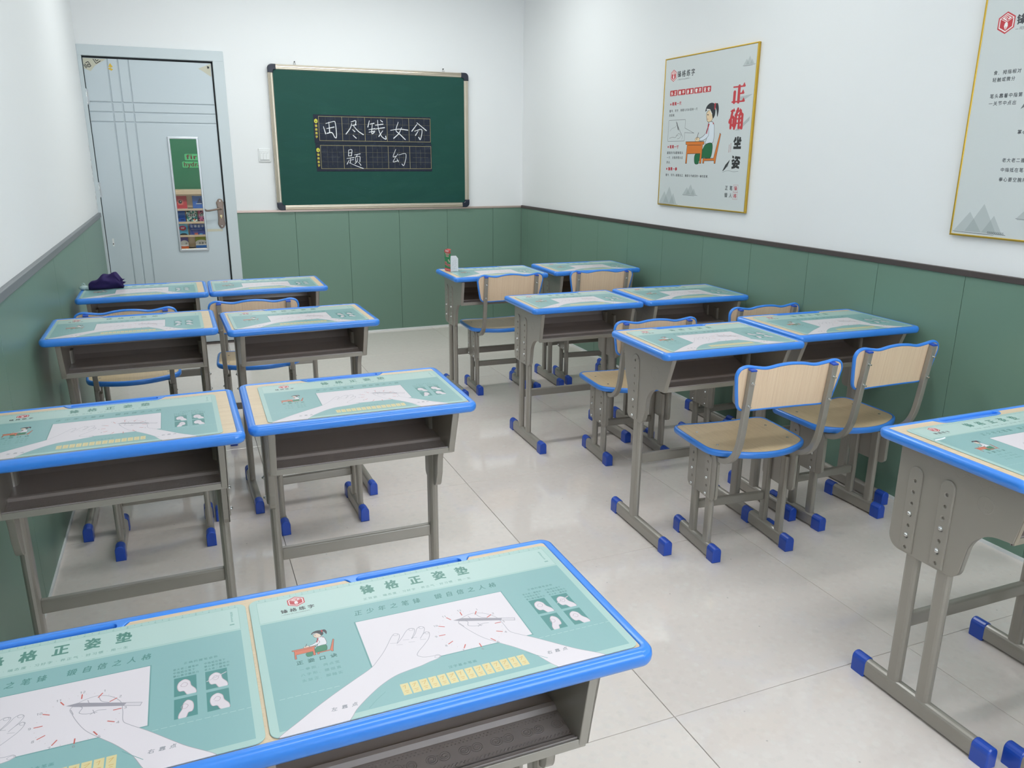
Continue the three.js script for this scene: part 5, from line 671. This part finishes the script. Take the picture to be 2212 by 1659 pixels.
const L4 = { x: -2.602, z: 5.178, h: 0.69, W: 1.07, D: 0.378, turn: 0.0 };
desk('double_desk', 'long blue rimmed double desk closest to the viewer carrying two mats', 'long double desks', L4.x, L4.z, L4.turn, L4.h, { W: L4.W, D: L4.D, trays: [[-0.36, -0.18], [0.17, 0.36]], divider: true, inset: 0.088 });
deskMat(L4.x, L4.z, L4.h - 0.0003, L4.turn, 0.2585, 0.006, 'printed teal mat on the open end of the long double desk', 0.512, 0.328);
deskMat(L4.x, L4.z, L4.h - 0.0003, L4.turn, -0.2585, 0.006, 'printed teal mat on the wall end of the long double desk', 0.512, 0.328);

// ------------------------------------------------------------------ chairs
const seatHalf = [[0, -0.15], [0.05, -0.152], [0.11, -0.157], [0.155, -0.161], [0.18, -0.154], [0.194, -0.135], [0.197, -0.1], [0.197, 0.03], [0.194, 0.085], [0.183, 0.113], [0.15, 0.143], [0.09, 0.174], [0.04, 0.188], [0, 0.191]];
const mirror = (half) => [...half, ...half.slice(1, -1).reverse().map(([x, y]) => [-x, y])];
const seatOutline = smooth(mirror(seatHalf).map(([x, z]) => [x, -z]).reverse(), 110);
const backHalf = [[0, 0.16], [0.045, 0.157], [0.09, 0.15], [0.13, 0.155], [0.165, 0.16], [0.19, 0.15], [0.2, 0.128], [0.197, 0.1], [0.187, 0.045], [0.18, 0.018], [0.166, 0.003], [0.14, -0.002], [0.07, -0.002], [0, -0.002]];
const backOutline = smooth(mirror(backHalf).reverse(), 110);
const SEAT_RIM = [[-0.016, -0.012], [-0.012, -0.001], [-0.0115, 0.0012], [-0.008, 0.0016], [-0.004, 0.0004], [-0.001, -0.003], [0, -0.009], [-0.001, -0.016], [-0.004, -0.02], [-0.009, -0.022], [-0.018, -0.022]];
const BACK_RIM = [[-0.014, -0.014], [-0.0085, -0.0005], [-0.006, 0.0004], [-0.002, -0.0015], [0, -0.0065], [-0.002, -0.0115], [-0.006, -0.0136], [-0.0085, -0.0128], [-0.014, -0.002]];
const CHAIR_PLATE = [[-0.064, 0.395], [-0.064, 0.27], ...arcPts(-0.044, 0.242, 0.02, 180, 270, 4), [0.02, 0.222], ...arcPts(0.1, 0.242, 0.02, 270, 360, 4), [0.12, 0.36], [0.108, 0.395]];
const CH_Z = [-0.028, 0.07];
const chairBoltY = [0.296, 0.237];
const chairPlate = (side) => {
  const flip = (g) => { if (side > 0) return g; const p = g.attributes.position, n = g.attributes.normal, u = g.attributes.uv; for (let i = 0; i < p.count; i += 3) for (const a of [p, n, u]) for (let k = 0; k < a.itemSize; k++) { const v = a.array[(i + 1) * a.itemSize + k]; a.array[(i + 1) * a.itemSize + k] = a.array[(i + 2) * a.itemSize + k]; a.array[(i + 2) * a.itemSize + k] = v; } return g; };
  const t = [], push = (g, x) => { g = clean(alongX(g, 0)); if (side < 0) g.scale(-1, 1, 1); t.push(flip(g).translate(side * x, 0, 0)); };
  const hs = CH_Z.flatMap((z) => [0.355, 0.325, 0.296, 0.266, 0.237].map((y) => circle(z, y, 0.0038, 8).reverse()));
  push(extrude(CHAIR_PLATE, 0.002, 0, hs), 0); push(extrude(CHAIR_PLATE, 0.014, 0.0012, [inset(CHAIR_PLATE, 0.003).reverse()]), 0.001);
  for (const z of CH_Z) push(extrude([...arcPts(z, 0.366, 0.019, 0, 180, 8), [z - 0.019, 0.224], [z + 0.019, 0.224]], 0.006, 0.0024, [0.355, 0.325, 0.296, 0.266, 0.237].map((y) => circle(z, y, 0.0038, 8).reverse())), 0.0048);
  return merge(t);
};
const UPR = smooth([[0.1, 0.379], [0.13, 0.381], [0.165, 0.392], [0.198, 0.42], [0.217, 0.458], [0.228, 0.51], [0.238, 0.59], [0.247, 0.66], [0.2555, 0.728]], 40, false);
const uprStrip = (() => { const n = normals2(UPR, false); return [...UPR.map((p, i) => [p[0] + n[i][0] * 0.0095, p[1] + n[i][1] * 0.0095]), ...UPR.map((p, i) => [p[0] - n[i][0] * 0.0095, p[1] - n[i][1] * 0.0095]).reverse()]; })();
const tilt = Math.atan2(0.0175, 0.138);
const backPlace = (g) => g.rotateX(tilt);
const chairGeo = {
  seat: alongUp(extrude(inset(seatOutline, 0.0105), 0.016, 0.001)).translate(0, -0.0165, 0), seatRim: ringSweep(seatOutline, SEAT_RIM),
  back: extrude(inset(backOutline, 0.0075), 0.011, 0.001).translate(0, 0, -0.012), backRim: ringSweep(backOutline, BACK_RIM).rotateX(Math.PI / 2),
  screw: merge([cyl(0.0048, 0.0016, 14), cyl(0.0022, 0.0022, 10)]),
  plates: { '1': chairPlate(1), '-1': chairPlate(-1) },
  upright: alongX(extrude(uprStrip, 0.02, 0.002), 0.01), uprightCap: rbx(0.0215, 0.006, 0.0205, 0, 0, 0, 0.002, 2),
  bolt: merge([cyl(0.0062, 0.004, 6), cyl(0.0072, 0.001, 14).translate(0, -0.002, 0), cyl(0.0028, 0.011, 10).translate(0, 0.006, 0)]).rotateX(Math.PI / 2),
  foot: extrude(footProfile, 0.272, 0.001).translate(0, 0, -0.136), bar: rbx(0.278, 0.032, 0.02, 0, 0, 0, 0.005, 3),
};
function chair(name, label, group, x, z, turn, dh = 0, hasBack = true) {
  const t = thing(name, label, hasBack ? 'chair' : 'stool', [x, 0, z], turn, group), H = 0.415 + dh;
  const seat = mesh('seat', chairGeo.seat, M.woodSeat, t); seat.position.y = H;
  mesh('seat_rim', chairGeo.seatRim, M.blue, seat);
  for (const [a, b] of [[-0.143, -0.06], [0.143, -0.06], [-0.14, 0.076], [0.14, 0.076]]) mesh('screw', chairGeo.screw, M.zinc, seat).position.set(a, 0.0004, b);
  mesh('seat_support', [rbx(0.31, 0.014, 0.03, 0, H - 0.0305, -0.03, 0.003), rbx(0.31, 0.014, 0.03, 0, H - 0.0305, 0.075, 0.003)], M.steel, t);
  for (const s of [-1, 1]) {
    const p = mesh('side_plate', chairGeo.plates[s], M.steel, t); p.position.set(s * 0.164, dh, 0);
    for (const cz of CH_Z) for (const y of chairBoltY) { const b = mesh('bolt', deskGeo.bolt, M.zinc, p); b.position.set(s * 0.0055, y, cz); b.rotation.y = s > 0 ? 0 : Math.PI; }
    for (const cz of CH_Z) { const l = mesh('leg', deskGeo.leg, M.steel, t); l.position.set(s * 0.149, 0.045, cz); l.scale.set(0.95, 0.3 + dh, 0.95); }
    const f = mesh('foot', chairGeo.foot, M.steel, t); f.position.set(s * 0.149, 0, 0);
    for (const cz of [-0.145, 0.1]) mesh('foot_cap', deskGeo.footCap, M.cap, f).position.z = cz;
    if (hasBack) {
      const u = mesh('upright', chairGeo.upright, M.steel, t); u.position.set(s * 0.151, dh, 0);
      const c = mesh('upright_cap', chairGeo.uprightCap, M.cap, u); c.position.set(0, 0.73, 0.2558); c.rotation.x = tilt;
      for (const [y, zz] of [[0.688, 0.2605], [0.61, 0.2505]]) { const b = mesh('bolt', chairGeo.bolt, M.zinc, u); b.position.set(0, y, zz); b.rotation.x = -tilt * 0 + tilt; }
    }
  }
  mesh('crossbar', chairGeo.bar, M.steel, t).position.set(0, 0.15, -0.028);
  if (hasBack) { const b = mesh('backrest', chairGeo.back, M.woodBack, t); b.position.set(0, 0.584 + dh, 0.2275); b.rotation.x = tilt; mesh('backrest_rim', chairGeo.backRim, M.blue, b); }
  return t;
}
const CG = 'school chairs with wooden seats and blue rims';
chair('school_chair', 'wooden chair behind the box desk, nearest the far wall on the aisle', CG, -0.938, 1.842, -0.04, -0.011);
chair('school_chair', 'wooden chair in the far corner beside the poster wall', CG, -0.338, 1.848, -0.12, -0.015);
chair('school_chair', 'low wooden chair tucked behind the third row aisle desk of the poster side', CG, -0.768, 3.106, -0.08, -0.042);
chair('school_chair', 'low wooden chair mostly hidden behind the third row wall desk', CG, -0.203, 3.1, 0.0, -0.02);
chair('school_chair', 'wooden chair pulled out on the aisle, showing its whole seat and grey legs', CG, -0.858, 4.04, -0.096);
chair('school_chair', 'wooden chair nearest the poster wall, beside the pulled out chair', CG, -0.347, 3.972, 0.0);
chair('school_chair', 'wooden chair by the plain side wall, its seat showing under a desk shelf', CG, -2.905, 2.305, 0.06, -0.004);
chair('school_chair', 'wooden chair with its backrest showing behind the second row desk near the door', CG, -2.348, 2.205, -0.08, -0.01);
chair('school_chair', 'wooden chair cut off by the corner of the photo, behind the closest poster side desk', CG, -0.81, 5.35, 0.0);
const SG = 'backless stools under the desks';
chair('school_stool', 'grey steel legged stool under the second row desk by the plain wall', SG, -2.8, 3.243, 0.0, 0, false);
chair('school_stool', 'grey steel legged stool under the second row desk on the aisle', SG, -2.245, 3.252, 0.03, 0, false);

// ------------------------------------------------------------------ small things on the desks
{ const g = canvasTexture(256, 512, (c, w, h) => { c.fillStyle = '#2c8a56'; c.fillRect(0, 0, w, h); c.fillStyle = '#d4464a'; c.fillRect(0, 0, w, 90); c.fillRect(0, h - 62, w, 62); c.fillStyle = '#f0e6e4'; c.font = 'bold 60px sans-serif'; c.fillText('BABY', 40, 66); c.fillStyle = '#d9a8a0'; c.fillRect(40, 98, 160, 34); c.fillRect(60, 150, 120, 30); c.fillStyle = '#a65a54'; c.fillRect(52, 108, 136, 10); c.fillRect(72, 160, 92, 8); c.save(); c.translate(190, 268); c.rotate(0.6); c.fillStyle = '#ddd6c4'; c.beginPath(); c.ellipse(0, 0, 48, 24, 0, 0, 7); c.fill(); c.fillStyle = '#9c6a5c'; c.beginPath(); c.ellipse(0, 0, 20, 12, 0, 0, 7); c.fill(); c.restore(); path(c, [[10, 300], [90, 300], [110, 340], [246, 340], [246, 410], [130, 400], [10, 376]], true, '#c8807a'); c.fillStyle = '#8c4c48'; for (let i = 0; i < 6; i++) c.fillRect(22 + i * 36, 322 + i * 9, 20, 40); c.fillStyle = '#f0d8d4'; c.fillRect(20, h - 36, 210, 8); });
  const wt = canvasTexture(256, 384, (c, w, h) => { c.fillStyle = '#e6e6ea'; c.fillRect(0, 0, w, h); c.strokeStyle = '#c2c2ca'; c.lineWidth = 3; c.beginPath(); c.roundRect(34, 70, 190, 290, 30); c.stroke(); c.fillStyle = '#aeaeb8'; for (let i = 0; i < 8; i++) { let x = 54; while (x < 200) { const l = 12 + rnd() * 40; c.fillRect(x, 108 + i * 30, Math.min(l, 204 - x), 9); x += l + 10 + rnd() * 24; } } });
  const t = thing('small_carton', 'small opened red and green carton with a white side', 'box', [-1.209, 0.7165, 1.79], 0.14), card = (m) => std({ map: m, roughness: 0.45 }), plain = std({ color: 0xdadade, roughness: 0.6 });
  const W = 0.05, D = 0.078, T = 0.0012;   // white side faces the pupil, printed side faces -x
  const pg = extrude([[0, 0], [D, 0], [D, 0.119], [0.03, 0.127], [0, 0.12]], T); { const p = pg.attributes.position, u = pg.attributes.uv; for (let i = 0; i < p.count; i++) u.setXY(i, p.getX(i) / D, p.getY(i) / 0.127); }
  mesh('printed_side', pg.rotateY(-Math.PI / 2).translate(T, 0, -D), card(g), t);
  const wg = extrude([[0, 0], [W, 0], [W, 0.074], [W - 0.014, 0.091], [0.004, 0.092], [0, 0.078]], T); { const p = wg.attributes.position, u = wg.attributes.uv; for (let i = 0; i < p.count; i++) u.setXY(i, p.getX(i) / W, p.getY(i) / 0.092); }
  mesh('white_side', wg.translate(0, 0, -T), card(wt), t);
  mesh('far_side', [bx(W, 0.07, T, W / 2, 0.035, -D + T / 2), bx(T, 0.068, D - 0.002, W - T / 2, 0.034, -D / 2)], plain, t); mesh('carton_bottom', bx(W - 0.002, T, D - 0.002, W / 2, 0.0012, -D / 2), plain, t);
  mesh('lid_flap', extrude([[0, 0], [0.05, 0.002], [0.054, 0.008], [0.046, 0.016], [0.004, 0.014]], T).rotateX(-1.2).rotateY(-Math.PI / 2).translate(0.002, 0.12, -D + 0.008), std({ color: 0xc8484a, roughness: 0.5 }), t); }
{ // dark purple cloth gathered at one end, frayed at the other
  const t = thing('purple_cloth', 'crumpled dark purple cloth with a frayed end and a pale knotted tip', 'cloth', [-3.03, 0.7275, 1.872], 0.04), pos = [], idx = [], N = 54, K = 40;
  for (let i = 0; i <= N; i++) for (let j = 0; j <= K; j++) {
    const a = i / N, th = j / K * Math.PI * 2, hgt = 0.026 + 0.052 * Math.sin(Math.min(1, a * 1.06) * Math.PI * 0.62) * (a < 0.84 ? 1 : 1 - (a - 0.84) * 3.2) + 0.005 * Math.sin(a * 17), wd = 0.02 + 0.018 * Math.sin(a * 3);
    const fold = 1 + 0.1 * Math.sin(th * 5 + a * 9) + 0.07 * Math.sin(th * 9 - a * 14), end = a === 0 || a === 1 ? 0.15 : 1;
    const y = Math.max(0.0004, (hgt / 2) * (1 - Math.cos(th)) * (0.92 + 0.08 * fold) * end + 0.0005), z = wd * Math.sin(th) * fold * end;
    pos.push(-0.058 + 0.15 * a + 0.006 * Math.sin(th * 2) * a, y, z + 0.006 * Math.sin(a * 6));
  }
  for (let i = 0; i < N; i++) for (let j = 0; j < K; j++) { const a = i * (K + 1) + j, b = a + K + 1; idx.push(a, a + 1, b, b, a + 1, b + 1); }
  const g = new THREE.BufferGeometry(); g.setAttribute('position', new THREE.Float32BufferAttribute(pos, 3)); g.setAttribute('uv', new THREE.Float32BufferAttribute(new Float32Array(pos.length / 3 * 2), 2)); g.setIndex(idx); g.computeVertexNormals();
  const purple = phys({ color: 0x22104e, roughness: 0.85, sheen: 0.6, sheenColor: new THREE.Color(0.16, 0.08, 0.4), sheenRoughness: 0.5, side: THREE.DoubleSide });
  const body = mesh('cloth_body', g, purple, t);
  for (const [y0, y1, z0, l] of [[0.036, 0.05, 0.004, 0.026], [0.03, 0.034, 0.014, 0.03], [0.024, 0.026, -0.008, 0.026], [0.016, 0.012, 0.012, 0.022], [0.01, 0.004, -0.002, 0.02]]) mesh('frayed_strip', new THREE.ConeGeometry(0.0075, l, 8).scale(1, 1, 0.5).rotateZ(-Math.PI / 2 + (y1 - y0) * 18).translate(0.083 + l / 2, (y0 + y1) / 2, z0), purple, body);
  const pale = std({ color: 0xb4c8c8, roughness: 0.5 });
  const knot = mesh('pale_tip', [new THREE.SphereGeometry(0.017, 20, 14).scale(1.25, 0.72, 0.9).translate(-0.078, 0.0125, 0), new THREE.SphereGeometry(0.012, 16, 12).scale(1.2, 0.8, 1).translate(-0.062, 0.011, 0.004), tube([[-0.082, 0.02, 0], [-0.084, 0.03, 0.002], [-0.076, 0.034, 0.004], [-0.07, 0.026, 0.003]], 0.0022, 18, 6)], pale, t); knot.userData.label = 'pale knotted tip'; }
{ const pts = []; for (let i = 0; i <= 24; i++) { const a = -2.5 + 2.2 * i / 24; pts.push([0.018 * Math.cos(a) * 1.1, 0.0035 + 0.003 * Math.sin(i / 24 * 3.1), -0.012 * Math.sin(a)]); }
  const m = mesh('paper_curl', tube(pts, 0.0018, 40, 6), M.white); m.position.set(-1.042, 0.7315, 4.956); m.userData = { label: 'thin white curl of paper on the closest poster side desk mat', category: 'paper scrap' }; }

renderer.render(scene, camera);
